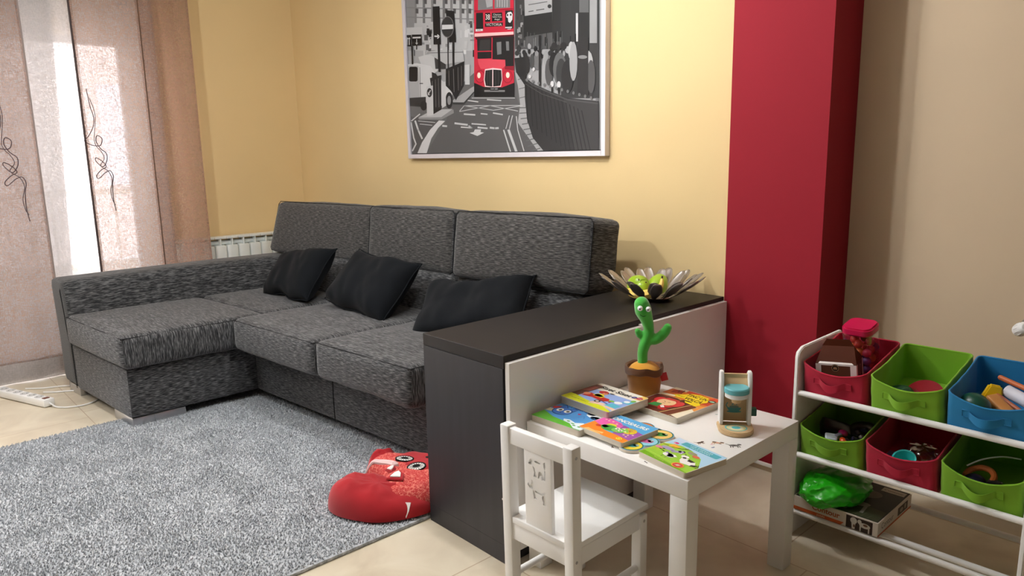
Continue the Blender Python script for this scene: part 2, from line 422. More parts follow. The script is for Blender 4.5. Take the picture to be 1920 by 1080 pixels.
EDG = mat('dark_hem_piping', (74,62,60), .8); EDL = mat('grey_hem_piping', (150,134,128), .8)
t = B(); tube(t, [(.002, .425, .02), (.004, .425, 1.2), (.002, .425, 2.4)], .0045, 6); obj('edge_piping', t, EDL, c1)
c2 = curtain('white_voile_curtain', 'plain white voile curtain hanging between the two brown ones', -2.50, -1.02, -3.30, CURTW, 7, .014, 1.0)
t = B(); pr = None
for j in range(30):
    z = .02+2.38*j/29; row = [t.verts.new((-.022+.006*math.sin(k*1.1), -.74+k*.098-.10*(1-z/2.4)*(k > 9), z)) for k in range(11)]
    if pr:
        for k in range(10): t.faces.new((pr[k], pr[k+1], row[k+1], row[k]))
    pr = row
obj('overlapping_fold', t, CURTW, c2)
c3 = curtain('brown_voile_curtain', 'brown voile curtain with a scribble beside the yellow wall and radiator', -1.46, -.82, -3.245, CURT, 1.5, .012, 2.2)
scribble(c3, -1.42-(-1.14), .93, 1.62, .9)
t = B(); tube(t, [(-.012, -.32, .02), (-.006, -.32, 1.2), (-.010, -.32, 2.4)], .007, 6); obj('edge_piping', t, EDG, c3, label='dark edge piping')
t = B(); pr = None
for j in range(30):
    z = .02+2.38*j/29; a = t.verts.new((-.008, 0, z)); b_ = t.verts.new((-.008, .30+.004*math.sin(z*3), z))
    if pr: t.faces.new((pr[0], pr[1], b_, a))
    pr = (a, b_)
bk = obj('folded_back_cloth', t, CURT, c3); bk.location = (0, .02, 0)
t = B(); tube(t, [(.012, .03, .02), (.012, .028, 1.2), (.012, .03, 2.4)], .0035, 6); obj('fold_seam', t, mat('brown_seam', (92,66,48), .8), c3)

# ------------------------------------------------------------------ radiator
rad = thing('radiator', 'white sectioned aluminium radiator on the left wall behind the sofa arm', 'radiator', (-3.495, -.5, 0))
RADM = mat('radiator_enamel', (232,236,232), .35)
for k in range(12):
    y = -.46+k*.08
    t = B(); box(t, -.01, .05, y+.002, y+.078, .12, .64, .012); box(t, -.03, .045, y+.036, y+.044, .12, .685, .002); box(t, -.035, .05, y+.001, y+.079, .683, .698, .003)
    cyl(t, (.0, y, .655), (.0, y+.08, .655), .017, 12); cyl(t, (.0, y, .16), (.0, y+.08, .16), .017, 12)
    obj('radiator_section', t, RADM, rad)
for a in ((-.3, -.26, .6, .64), (.3, .34, .6, .64), (-.3, -.26, .15, .19)):
    t = B(); box(t, -.055, -.03, *a); obj('wall_bracket', t, RADM, rad)

# ------------------------------------------------------------------ sofa
SX, SY, STH = -2.967, -1.769, .092
sofa = thing('sofa', 'grey chaise longue sofa with raised headrests against the yellow wall', 'sofa', (SX, SY, 0), STH)
THR = mat('dark_seam_thread', (22,21,23), .9)
def seam(T, pts, parent, r_=.0022):
    t = B(); tube(t, [T @ Vector(p) for p in pts] if T is not None else pts, r_, 5, closed=True); return obj('seam', t, THR, parent)
# base
t = B(); cushion(t, .205, .93, .0, 1.45, .05, .285, .012, 6); o = obj('base', t, SOFA, sofa)
t = B(); cushion(t, .93, 2.52, .593, 1.45, .05, .285, .012, 6); o = obj('base', t, SOFA, sofa)
for sp_ in ([(1.62, .5915, .05), (1.618, .5915, .16), (1.622, .5915, .285)], [(2.285, .5915, .05), (2.285, .5915, .285)], [(.207, -.0015, .05), (.205, -.0015, .30)]):
    t = B(); tube(t, sp_, .002, 5); obj('seam', t, THR, sofa)
# arm with rounded top, leaning slightly
t = B(); cushion(t, 0, .205, 0, 1.45, .05, .615, .03, 10, puff=(.0, .0, .008))
for v in t.verts:
    if v.co.z > .3: v.co.x -= (v.co.z-.3)*.10
obj('arm', t, SOFA_Y, sofa)
t = B(); tube(t, [(.168, .0, .30), (.155, -.002, .45), (.135, -.002, .56), (.128, .01, .60), (.125, .1, .612), (.12, .8, .617), (.12, 1.4, .616)], .0022, 5); obj('seam', t, THR, sofa)
# seat cushions
def seat(x0, x1, y0, y1, z0, z1, seed, mm=SOFA_S, parent=sofa, puff=.016, wr=.003, rf=.035):
    t = B(); cushion(t, x0, x1, y0, y1, z0, z1, rf, 16, puff=(.006, .012, puff), wr=wr, seed=seed)
    o = obj('seat_cushion', t, mm, parent)
    r_ = rf
    def loop(z, inset):
        pts = rrect(x0+inset, x1-inset, y0+inset, y1-inset, r_, 6); out = []
        for (x, y) in pts:
            qx = (x-(x0+x1)/2)/((x1-x0)/2); qy = (y-(y0+y1)/2)/((y1-y0)/2)
            out.append((x, y-(.012*(1-qx*qx) if y < (y0+y1)/2 else 0)*.6, z))
        return out
    t = B(); tube(t, loop(z1-.012, .011), .0024, 5, closed=True, sub=2); obj('seam', t, THR, o)
    return o
seat(.215, .965, -.02, .66, .287, .445, 1)
seat(.215, .95, .66, 1.25, .287, .445, 5)
seat(.972, 1.685, .47, 1.25, .287, .452, 2)
seat(1.692, 2.325, .47, 1.25, .287, .458, 3, wr=.006)
# lower backrests
for k, (a, b_) in enumerate(((.15, 1.02), (1.025, 1.72), (1.725, 2.5))):
    t = B(); T = tr(0, 1.15, .40) @ rotm(x=-14)
    cushion(t, a, b_, .0, .17, 0, .27, .03, 10, puff=(0, .02, 0), seed=k+9, wr=.004, T=T); obj('backrest', t, SOFA, sofa)
t = B(); cushion(t, 0, 2.5, 1.30, 1.46, .05, .60, .03, 6); obj('back_frame', t, SOFA, sofa)
# headrests, tilted back
def headrest(x0, x1, yb, zb, h_, tilt, yaw, seed, th=.15, sag=0):
    T = tr((x0+x1)/2, yb, zb) @ rotm(z=yaw) @ rotm(x=-tilt); w_ = (x1-x0)/2
    t = B(); cushion(t, -w_, w_, 0, th, 0, h_, .032, 14, puff=(.0, .024, .014), seed=seed, wr=.006, T=T, fs=4)
    o = obj('headrest', t, SOFA_V, sofa)
    t = B(); tube(t, [T @ Vector(p) for p in [(-w_+.004, .012, .02), (-w_+.004, .012, h_-.02), (-w_+.02, .012, h_-.003), (w_-.02, .012, h_-.003), (w_-.004, .012, h_-.02), (w_-.004, .012, .02), (w_-.02, .012, .004), (-w_+.02, .012, .004)]], .0022, 5, closed=True); obj('seam', t, THR, o)
    return o
HR = ((.0, 1.02, 1.20, .64, .322, 16, 0, 21), (1.03, 1.705, 1.20, .64, .315, 6, 0, 22), (1.735, 2.54, 1.17, .645, .315, 7, 0, 23, .19))
for a in HR: headrest(*a)
# metal plate feet
for (a, b_, c, d) in ((.69, .925, .012, .05), (.69, .925, .05, .17), (.03, .20, .012, .04), (.93, 1.0, .7, .76), (1.15, 1.2, .66, .72), (2.2, 2.3, .66, .72), (.1, .2, 1.3, 1.4), (2.3, 2.4, 1.3, 1.4)):
    if (a, c) == (.69, .05): continue
    t = B()
    if (a, c) == (.69, .012): box(t, .70, .925, .005, .10, .0, .05, .002); box(t, .86, .925, .10, .24, .0, .05, .002)
    else: box(t, a, b_, c, d, 0, .05, .002)
    obj('foot', t, CHROME, sofa, label='flat metal foot')

for ch in sofa.children_recursive:
    for v in ch.data.vertices: v.co.x += .09*(v.co.y-.0)

# loose black pillows
PIL = mat('black_cotton', (13,16,20), .9, bump=.25, bscale=300, sheen=.04, spec=.2, var=.1, vscale=4)
def pillow(label, T, w_, h_, th, seed, wr=.012, fold=0):
    root = bpy.data.objects.new('throw_pillow', None); COL.objects.link(root); tagp(root, label, 'pillow', 'loose black pillows on the sofa'); root.matrix_world = T
    t = bmesh.new(); n_ = 30; grids = []
    for sgn in (1, -1):
        g_ = []
        for i in range(n_+1):
            row = []
            for j in range(n_+1):
                a = i/n_*2-1; b_ = j/n_*2-1
                # corners pulled out, edges pinched in
                e = 1-.09*(1-abs(b_)**2); f_ = 1-.09*(1-abs(a)**2)
                x = a*w_/2*e+.022*noise.noise(Vector((a*1.4+seed*3, b_*1.4, 5))); y = b_*h_/2*f_+.030*noise.noise(Vector((a*1.6, b_*1.6+seed*3, 9)))
                k = max(0, (1-a**4)*(1-b_**4))**.55
                p = Vector((x, y, 0)); nn = noise.noise(Vector((x*7+seed, y*7, sgn*.4)))+.6*noise.noise(Vector((x*16+seed, y*11, 3)))
                ridge = abs(noise.noise(Vector((x*9+y*5+seed*2, y*3-x*2, 1))))
                z = sgn*(th/2*k)+wr*nn*k*1.0-(.012*max(0, .25-ridge)*4*k*(sgn > 0)*.5)
                if fold: z += fold*max(0, a)**2*h_
                row.append(t.verts.new((x, y, z)))
            g_.append(row)
        grids.append(g_)
        for i in range(n_):
            for j in range(n_):
                q = (g_[i][j], g_[i+1][j], g_[i+1][j+1], g_[i][j+1]); t.faces.new(q if sgn > 0 else q[::-1])
    bmesh.ops.remove_doubles(t, verts=t.verts, dist=.0006)
    o = obj('cover', t, PIL, root); s = o.modifiers.new('s', 'SUBSURF'); s.levels = 1; s.render_levels = 1
    # piped edge
    t = B(); pts = []
    for (a0, b0, a1, b1) in ((-1,-1,1,-1), (1,-1,1,1), (1,1,-1,1), (-1,1,-1,-1)):
        for k in range(8):
            a = a0+(a1-a0)*k/8; b_ = b0+(b1-b0)*k/8
            e = 1-.09*(1-abs(b_)**2); f_ = 1-.09*(1-abs(a)**2); pts.append((a*w_/2*e+.022*noise.noise(Vector((a*1.4+seed*3, b_*1.4, 5))), b_*h_/2*f_+.030*noise.noise(Vector((a*1.6, b_*1.6+seed*3, 9))), fold*max(0, a)**2*h_))
    tube(t, pts, .0035, 6, closed=True); obj('edge_seam', t, PIL, root)
    return root
SM = Matrix.Translation((SX, SY, 0)) @ Matrix.Rotation(STH, 4, 'Z')
def onsofa(u, v, z, yaw, tilt, roll=0): return SM @ tr(u, v, z) @ rotm(z=yaw) @ rotm(x=tilt) @ rotm(z=roll)
pillow('crumpled black pillow leaning in the chaise corner, nearest the window', onsofa(.79, .985, .575, -4, 50, 5), .48, .31, .17, 1)
pillow('square black pillow leaning against the middle back cushion', onsofa(1.46, .985, .59, 4, 48, -7), .50, .34, .18, 4)
pillow('slumped black pillow with a raised point, nearest the dark cabinet', onsofa(2.17, .985, .57, 6, 42, 12), .56, .31, .17, 8, wr=.022)

# ------------------------------------------------------------------ low cabinet
cab = thing('low_cabinet', 'long black-brown sideboard with white gloss doors standing end-on behind the sofa side', 'cabinet', (-.399, -1.2, 0))
t = B(); box(t, 0, .385, 0, 1.155, .062, .612, .001); obj('body', t, BLKF, cab, False)
t = B(); box(t, 0, .39, -.0, 1.155, .613, .652, .0015); obj('top_panel', t, [BLK], cab, False)
t = B(); box(t, .0, .385, .0, 1.15, 0, .0615, .001); obj('plinth', t, BLKF, cab, False)
for a, b_ in ((.004, .612), (.616, 1.148)):
    t = B(); z1 = .637 if a > .1 else .632; box(t, .3905, .4085, a, b_, .045, z1, .0012); obj('door', t, GLOSS, cab, False, 'white gloss door')
t = B(); cyl(t, (.373, -.0005, .21), (.373, .004, .21), .0035, 10); obj('fixing_cap', t, WHITE, cab)

# ------------------------------------------------------------------ picture on the wall
pic = thing('framed_picture', 'large framed black and white street print with a red double decker bus', 'picture', (0, 0, 0))
H_ = (0.000978428, 3.56517e-05, -2.19917, 0.000300586, -0.000924496, 2.09508, 0.000261051, -4.91059e-05)
def pm(x, y):
    d = H_[6]*x+H_[7]*y+1; return ((H_[0]*x+H_[1]*y+H_[2])/d, (H_[3]*x+H_[4]*y+H_[5])/d)
PX0, PX1, PZ0, PZ1 = -2.128, -.623, 1.197, 2.24
t = B(); fw_ = .024
for (a, b_, c, d) in ((PX0, PX0+fw_, PZ0, PZ1), (PX1-fw_, PX1, PZ0, PZ1), (PX0+fw_, PX1-fw_, PZ0, PZ0+fw_), (PX0+fw_, PX1-fw_, PZ1-fw_, PZ1)): box(t, a, b_, -.034, -.002, c, d, .001)
obj('frame', t, mat('pale_aluminium_frame', (212,206,210), .35, metal=.25), pic, False)
t = B(); box(t, PX0+fw_, PX1-fw_, -.022, -.004, PZ0+fw_, PZ1-fw_); obj('canvas', t, mat('black_canvas_edge', (20,20,22), .6), pic, False)
G = lambda v: (int(v*.86), int(v*.855), int(v*.855))
rnd = random.Random(5); A = []
def P_(c, *ps): A.append((c, list(ps) if isinstance(ps[0][0], (tuple, list)) else [ps]))
def Q_(c, x0, x1, y0, y1): A.append((c, [[(x0, y0), (x1, y0), (x1, y1), (x0, y1)]]))
Q_(G(176), -100, 1500, -1600, 1100)
Q_(G(196), 60, 500, -1600, 330); Q_(G(150), 60, 120, -900, 330)
# pale facades with window bays, left
for x in (115, 170, 225, 300, 350, 410, 455, 500): A.append((G(rnd.choice((110,125,140))), [[(x, -900), (x+16, -900), (x+22, 150), (x+6, 150)]]))
for y in range(-700, 160, 62): A.append((G(140), [[(60, y), (515, y+14), (515, y+22), (60, y+8)]]))
A.append((G(90), [[(x, y), (x+18, y+2), (x+18, y+34), (x, y+32)] for x in (130, 185, 245, 320, 375, 430, 475) for y in range(-690, 90, 62)]))
for k in range(50):
    x = rnd.uniform(60, 510); y = rnd.uniform(130, 330); w2 = rnd.uniform(6, 30); h2 = rnd.uniform(6, 50); Q_(G(rnd.choice((40,70,95,150,205,225))), x, x+w2, y, y+h2)
# right side: facade, billboard, dark shop
Q_(G(92), 780, 1330, -1600, 320); Q_(G(70), 780, 850, -900, 300)
for k in range(30):
    x = rnd.uniform(785, 840); y = rnd.uniform(-50, 350); Q_(G(rnd.choice((40,120,160,60))), x, x+rnd.uniform(4, 16), y, y+rnd.uniform(10, 50))
A.append((G(178), [[(838, -140), (1020, -160), (1022, 76), (845, 104)]])); A.append((G(46), [[(838, 104), (1022, 78), (1024, 210), (838, 240)]]))
A.append((G(90), line([(870, 30), (990, 10)], 5)+line([(870, 75), (900, 70)], 6)+line([(920, 66), (970, 58)], 6)))
A.append((G(60), circ(1006, 40, 13)))
Q_(G(52), 1024, 1080, -900, 270); Q_(G(112), 1030, 1074, -900, -20); Q_(G(60), 1080, 1330, -900, 640)
Q_(G(58), 1150, 1200, -900, 70); Q_(G(220), 1178, 1192, 85, 270); Q_(G(48), 1195, 1265, -900, 620); Q_(G(108), 1200, 1262, -900, 80); Q_(G(168), 1268, 1316, -900, 280)
for k in range(26):
    x = rnd.uniform(850, 1190); Q_(G(rnd.choice((25,80,130,100))), x, x+rnd.uniform(3, 10), rnd.uniform(200, 260), rnd.uniform(270, 330))
# road and pavement
A.append((G(112), [[(60, 700), (420, 560), (520, 470), (800, 470), (1000, 720), (1320, 760), (1320, 1010), (60, 1010)]]))
A.append((G(100), [[(380, 640), (790, 630), (860, 800), (960, 1000), (200, 1000), (330, 790)]]))
A.append((G(92), [[(100, 760), (300, 780), (170, 930), (140, 1000), (100, 1000)]]))
A.append((G(182), [[(780, 470), (810, 480), (850, 560), (850, 700), (980, 980), (930, 985), (800, 800), (815, 680), (800, 560)]]))
A.append((G(110), [[(800+k*9, 700+k*36), (850+k*12, 700+k*33), (852+k*12, 706+k*33), (801+k*9, 707+k*36)] for k in range(9)]))
A.append((G(110), line([(800, 520), (845, 505)], 5)+line([(808, 580), (850, 570)], 5)+line([(812, 640), (850, 630)], 5)))
A.append((G(228), [[(145, 1000), (205, 1000), (235, 905), (280, 835), (325, 790), (285, 786), (225, 850), (175, 930)]]))
A.append((G(222), line([(103, 800), (120, 900), (135, 940), (112, 985)], 9)+line([(130, 790), (150, 850), (175, 905)], 11)+line([(150, 790), (260, 800)], 4)+line([(160, 810), (240, 818)], 4)+line([(105, 790), (160, 745)], 7)))
A.append((G(215), line([(740, 850), (790, 990)], 16)+line([(708, 850), (752, 990)], 9)+line([(790, 760), (800, 850), (840, 985)], 6)+line([(745, 755), (722, 840)], 5)+line([(765, 755), (745, 840)], 5)))
# white road writing and arrow, foreshortened
A.append((G(216), line([(390, 805), (470, 815)], 12)+line([(430, 830), (500, 835), (480, 822)], 8)+line([(500, 808), (590, 815)], 8)+line([(540, 832), (600, 838)], 10)+line([(620, 834), (650, 838), (672, 836)], 12)+line([(310, 822), (335, 824)], 12)+line([(450, 745), (520, 750)], 10)+line([(560, 742), (600, 746)], 8)+line([(640, 738), (700, 748)], 9)+line([(470, 655), (540, 665)], 7)+line([(600, 650), (690, 656)], 7)))
A.append((G(226), [[(520, 845), (560, 845), (556, 862), (580, 866), (536, 888), (485, 868), (512, 862)]]))
A.append((G(200), line([(420, 725), (450, 690), (830, 688)], 5)+line([(450, 690), (640, 720), (830, 690)], 5)+line([(420, 728), (620, 690), (800, 725)], 5)+line([(500, 640), (780, 640)], 5)))
A.append((G(150), [[(150, 770), (380, 715), (382, 738), (300, 782), (155, 780)]])); A.append((G(196), [[(150, 768), (250, 715), (375, 712), (300, 765)]]))
A.append((G(175), [[(375, 655), (500, 570), (520, 560), (515, 595), (450, 672), (378, 672)]])); A.append((G(60), [[(375, 668), (448, 668), (512, 598), (514, 606), (450, 684), (376, 682)]]))
# cars and van
A.append((G(210), [[(150, 372), (200, 358), (290, 352), (300, 420), (270, 470), (190, 480)]])); A.append((G(60), [[(255, 370), (330, 372), (330, 450), (262, 450)]]))
A.append((G(196), [[(200, 340), (300, 325), (440, 330), (452, 400), (330, 420)]])); A.append((G(120), line([(210, 345), (440, 340)], 5)))
A.append((G(222), [[(75, 420), (140, 412), (230, 430), (270, 490), (340, 560), (372, 610), (370, 660), (330, 690), (90, 690)]]))
A.append((G(182), [[(75, 430), (150, 430), (160, 640), (85, 640)]])); A.append((G(32), [rrect(90, 146, 436, 532, 12)])); A.append((G(50), [[(85, 640), (200, 632), (200, 700), (90, 692)]]))
A.append((G(60), line([(160, 440), (165, 640)], 3)+line([(160, 545), (180, 545)], 6))); A.append((G(34), [circ(186, 690, 22, 32), circ(352, 655, 24, 54)])); A.append((G(150), [circ(352, 655, 12, 30)])); A.append((G(40), [[(238, 470), (265, 480), (292, 520), (240, 515)]]))
# signals, signs
A.append((G(34), [[(244, 42), (288, 40), (298, 290), (250, 290)], [(276, 290), (290, 290), (298, 470), (282, 470)], [(328, 64), (384, 72), (398, 276), (352, 276)], [(372, 276), (386, 276), (388, 470), (374, 470)]]))
A.append((G(120), [circ(341, 175, 42, 70)])); A.append((G(58), [circ(341, 175, 38, 65)])); A.append((G(226), [[(305, 162), (377, 160), (377, 188), (305, 192)]])); A.append((G(48), [[(340, 245), (348, 245), (350, 470), (342, 470)]]))
A.append((G(235), line([(258, 236), (288, 238)], 9)+line([(276, 226), (290, 238), (276, 250)], 5)))
A.append((G(205), [[(66, 180), (176, 176), (182, 236), (66, 240)]])); A.append((G(28), [[(66, 228), (104, 228), (104, 302), (66, 302)], [(108, 226), (172, 224), (174, 296), (108, 298)], [(104, 300), (114, 300), (118, 420), (108, 420)]]))
A.append((G(225), line([(78, 292), (78, 246)], 4)+line([(92, 292), (92, 246)], 4)+line([(72, 254), (78, 244), (84, 254)], 3)+line([(86, 254), (92, 244), (98, 254)], 3)+line([(116, 246), (164, 244)], 10)+line([(140, 256), (140, 288)], 4)+line([(134, 280), (140, 290), (147, 280)], 3)))
# railings left, posts
A.append((G(36), [[(226, 510), (300, 490), (302, 715), (250, 745), (240, 600)], [(330, 450), (450, 400), (448, 560), (396, 655), (370, 600), (330, 560)]]))
A.append((G(120), line([(242, 530), (246, 700)], 3)+line([(262, 520), (266, 700)], 3)+line([(282, 512), (286, 700)], 3)+line([(350, 460), (352, 560)], 3)+line([(380, 450), (384, 600)], 3)+line([(410, 440), (412, 590)], 3)+line([(432, 430), (434, 560)], 3)))
A.append((G(215), [[(202, 565), (246, 558), (250, 752), (208, 758)], [(302, 535), (328, 532), (332, 690), (306, 706)], [(454, 424), (486, 420), (486, 552), (456, 552)]]))
A.append((G(42), [circ(224, 605, 17, 30)])); A.append((G(220), line([(230, 590), (216, 618)], 6)+line([(214, 602), (216, 620), (226, 618)], 4)))
# crowd on the right
for k in range(46):
    x = rnd.uniform(795, 1180); y = rnd.uniform(300, 420)+(x-795)*.02; g_ = rnd.choice((38,58,90,140,175,70,48)); A.append((G(g_), [circ(x, y, rnd.uniform(8, 16), rnd.uniform(14, 22), 10)]))
for (x, y, rx, ry, g_) in ((930, 400, 26, 60, 120), (985, 380, 18, 50, 165), (1005, 470, 26, 90, 90), (1035, 420, 30, 80, 40), (1075, 450, 44, 110, 110), (1085, 480, 34, 100, 62), (1128, 325, 18, 24, 190), (1150, 330, 20, 60, 200), (1125, 500, 40, 110, 46), (1165, 400, 26, 130, 180), (1260, 420, 34, 90, 195), (1280, 500, 28, 110, 90), (1100, 300, 22, 26, 44), (1040, 300, 20, 24, 50), (925, 350, 12, 18, 150), (860, 420, 20, 60, 50), (895, 400, 16, 50, 80)): A.append((G(g_), [circ(x, y, rx, ry, 14)]))
A.append((G(50), [[(1195, 240), (1262, 240), (1262, 620), (1190, 620)]])); A.append((G(150), [circ(1225, 372, 30, 12)])); A.append((G(42), [[(938, 230), (954, 230), (952, 560), (938, 560)]]))
A.append((G(46), [[(780, 380), (850, 370), (860, 480), (850, 560), (790, 470)]]))
# big curved iron railing at right
A.append((G(48), [[(846, 500), (900, 545), (1000, 590), (1130, 640), (1330, 660), (1330, 1010), (990, 1010), (900, 900), (862, 780), (848, 640)]]))
A.append((G(64), [[(1100, 640), (1330, 665), (1330, 1010), (1180, 1010)]]))
A.append((G(30), sum([line([(855+k*26, 540+k*13), (868+k*31, 800+k*22)], 6) for k in range(15)], [])))
A.append((G(84), line([(850, 520), (900, 556), (1000, 600), (1130, 652), (1325, 676)], 9)+line([(852, 548), (960, 614), (1120, 668)], 4)))
A.append((G(228), [circ(1026, 548, 11, 20), circ(1070, 552, 12, 22), circ(905, 452, 8, 12), circ(880, 500, 9, 12)])); A.append((G(130), [circ(x, 520+(x-855)*.28, 8, 11) for x in range(862, 1320, 38)])); A.append((G(26), [circ(1026, 588, 6, 22), circ(1070, 592, 7, 24)]))
# the bus
BR, BD, BL = (186,38,58), (132,24,40), (206,70,84)
A.append((BR, [[(516, -900), (772, -900), (778, 540), (716, 572), (580, 572), (517, 540)]]))
A.append((G(128), [[(542, -420), (640, -420), (640, 58), (542, 66)], [(650, -420), (752, -420), (752, 50), (650, 56)]])); A.append((G(176), [[(556, -200), (636, -230), (636, 40), (600, 50)]]+[[(665+k*16, -300), (673+k*16, -300), (672+k*16, 46), (664+k*16, 48)] for k in range(5)]))
A.append((BD, line([(520, 72), (770, 58)], 7)+line([(520, 80), (768, 70)], 3)))
A.append((G(38), [[(530, 84), (575, 82), (577, 196), (530, 200)], [(588, 84), (622, 82), (623, 142), (589, 144)], [(632, 84), (700, 80), (702, 136), (633, 140)], [(588, 152), (705, 146), (704, 170), (588, 176)], [(720, 68), (770, 66), (772, 186), (720, 190)]]))
A.append(((226,222,214), textpoly('38', 46, 605, 112, 180)))
A[-1] = ((226,222,214), [[(605-(x-605), y) for x, y in p] for p in A[-1][1]])
def mir(s, size, x, y, sx=1):
    return [[(x+(px_-x), 2*y-py_) for px_, py_ in p] for p in textpoly(s, size, x, y, 0, sx)]
A[-1] = ((226,222,214), mir('38', 50, 605, 113, .62))
A.append(((205,200,192), mir('Clapton', 16, 667, 95)+mir('Sadlers Wells', 15, 667, 110, .72)+mir('Angel', 15, 667, 126)+mir('VICTORIA', 24, 646, 161, .95)))
A.append((G(232), [[(726, 96), (738, 80), (758, 76), (768, 92), (766, 128), (752, 150), (740, 142), (738, 118), (728, 112)], [(526, 190), (574, 188), (574, 202), (526, 206)], [(720, 176), (764, 174), (764, 182), (720, 184)], [(735, 188), (758, 186), (758, 191), (735, 192)]])); A.append((G(30), [circ(735, 98, 5, 8), circ(756, 96, 6, 7)]+line([(540, 195), (545, 198)], 4)+line([(552, 194), (557, 197)], 4)))
A.append(((232,178,176), [[(520, 218), (774, 206), (776, 224), (520, 240)]])); A.append(((70,18,28), [[(522, 240), (776, 226), (778, 250), (522, 258)]]))
A.append((G(40), [[(536, 252), (632, 246), (630, 380), (540, 384)], [(638, 246), (776, 238), (776, 432), (716, 432), (708, 392), (636, 388)]])); A.append((G(62), [[(556, 262), (622, 258), (620, 330), (552, 330)]])); A.append((G(130), [[(664, 276), (694, 272), (696, 352), (668, 358)], [(724, 270), (744, 270), (746, 330), (728, 330)]])); A.append((BR, line([(540, 336), (630, 334)], 6)+line([(634, 246), (634, 460)], 6)+line([(524, 250), (526, 400)], 8)))
A.append((BL, [[(540, 384), (720, 390), (722, 430), (700, 448), (560, 450), (546, 420)]])); A.append((BD, [[(718, 432), (778, 434), (778, 460), (716, 452)]])); A.append((BL, line([(640, 400), (712, 396)], 12)))
A.append((BD, [circ(556, 500, 32, 42), circ(736, 500, 32, 42)])); A.append((BR, [circ(556, 500, 28, 38), circ(736, 500, 28, 38)])); A.append(((236,214,196), [circ(549, 492, 11, 19), circ(737, 490, 12, 19)]))
A.append(((222,196,196), [[(588, 452), (640, 444), (698, 450), (702, 520), (692, 566), (640, 572), (588, 566), (580, 520)]])); A.append((G(34), [[(592, 460), (636, 454), (636, 566), (594, 560), (586, 520)], [(642, 454), (694, 458), (698, 520), (688, 560), (642, 566)]]))
A.append((G(74), line([(604, 462), (604, 556)], 3)+line([(620, 460), (620, 560)], 3)+line([(658, 460), (658, 560)], 3)+line([(676, 462), (676, 556)], 3)))
A.append((G(30), [[(517, 540), (582, 568), (700, 570), (780, 540), (780, 632), (517, 632)]])); A.append((G(140), [[(584, 588), (718, 588), (718, 600), (584, 600)]])); A.append((G(24), [[(622, 570), (678, 570), (678, 592), (622, 592)]])); A.append((G(225), mir('CUV 328C', 14, 650, 581, .75)))
c0 = pm(0, 0)
fm = lambda x, y: pm(x, y)
art('print', A, pic, T=Matrix(((1,0,0,0),(0,0,-1,-.0222),(0,1,0,0),(0,0,0,1))), fmap=None if False else fm, step=2.2e-5, clip=None, rough=.35)
# trim the print to the canvas
pr_ = pic.children[-1]; me = pr_.data; bm_ = bmesh.new(); bm_.from_mesh(me)
for co, no in (((PX0+fw_+.004,0,0), (-1,0,0)), ((PX1-fw_-.004,0,0), (1,0,0)), ((0,0,PZ0+fw_+.004), (0,0,-1)), ((0,0,PZ1-fw_-.004), (0,0,1))):
    bmesh.ops.bisect_plane(bm_, geom=bm_.verts[:]+bm_.edges[:]+bm_.faces[:], plane_co=co, plane_no=no, clear_outer=True)
bm_.to_mesh(me); bm_.free()
#@@PART2
# ------------------------------------------------------------------ rug
rug = thing('rug', 'thick grey shag rug spread in front of the chaise sofa', 'rug', (-1.3, -2.2, 0))
m, N, L, b = nodes('grey_pile'); b.inputs['Roughness'].default_value = .95; b.inputs['Sheen Weight'].default_value = .3; b.inputs['Specular IOR Level'].default_value = .1
tc = N.new('ShaderNodeTexCoord'); n = N.new('ShaderNodeTexNoise'); n.inputs['Scale'].default_value = 70; n.inputs['Detail'].default_value = 4; L.new(tc.outputs['Object'], n.inputs['Vector'])
r = ramp(N, [(.3, (144,147,151)), (.5, (182,185,189)), (.68, (212,214,217))]); L.new(n.outputs[0], r.inputs[0]); L.new(r.outputs[0], b.inputs['Base Color']); PILE = m
t = B(); box(t, -.90, .892, -1.2, 1.37, .0, .012, .004); obj('backing', t, PILE, rug)
rr = random.Random(3); vs = []; fs = []; sp_ = .0076
ny_ = int(2.57/sp_); nx_ = int(1.79/sp_)
for i in range(nx_):
    for j in range(ny_):
        x = -.895+i*sp_+rr.uniform(-.004, .004); y = -1.195+j*sp_+rr.uniform(-.004, .004)
        if y < -.62 and x < -.6+0: pass
        h_ = .0175+.003*noise.noise(Vector((x*9, y*9, 0)))+rr.uniform(-.0035, .0035)
        a = .7*noise.noise(Vector((x*5, y*5, 7)))*6+rr.uniform(-1.4, 1.4); l_ = rr.uniform(.0005, .0042)
        if x > .86: l_ = .004; a = rr.uniform(-1.5, 1.5)+PI
        th_ = rr.uniform(0, 6.28); k = len(vs)
        for q in range(3): vs.append((x+.0048*math.cos(th_+q*2.1), y+.0048*math.sin(th_+q*2.1), .008))
        vs.append((x+l_*math.cos(a)+.002, y+l_*math.sin(a), h_)); vs.append((x+l_*math.cos(a)-.002, y+l_*math.sin(a)+.002, h_+.001))
        fs += [(k, k+1, k+3), (k+1, k+4, k+3), (k+1, k+2, k+4), (k+2, k, k+3), (k+2, k+3, k+4)]
me = bpy.data.meshes.new('pile'); me.from_pydata(vs, [], fs); o = obj('pile', me, PILE, rug, False); o['kind'] = 'stuff'

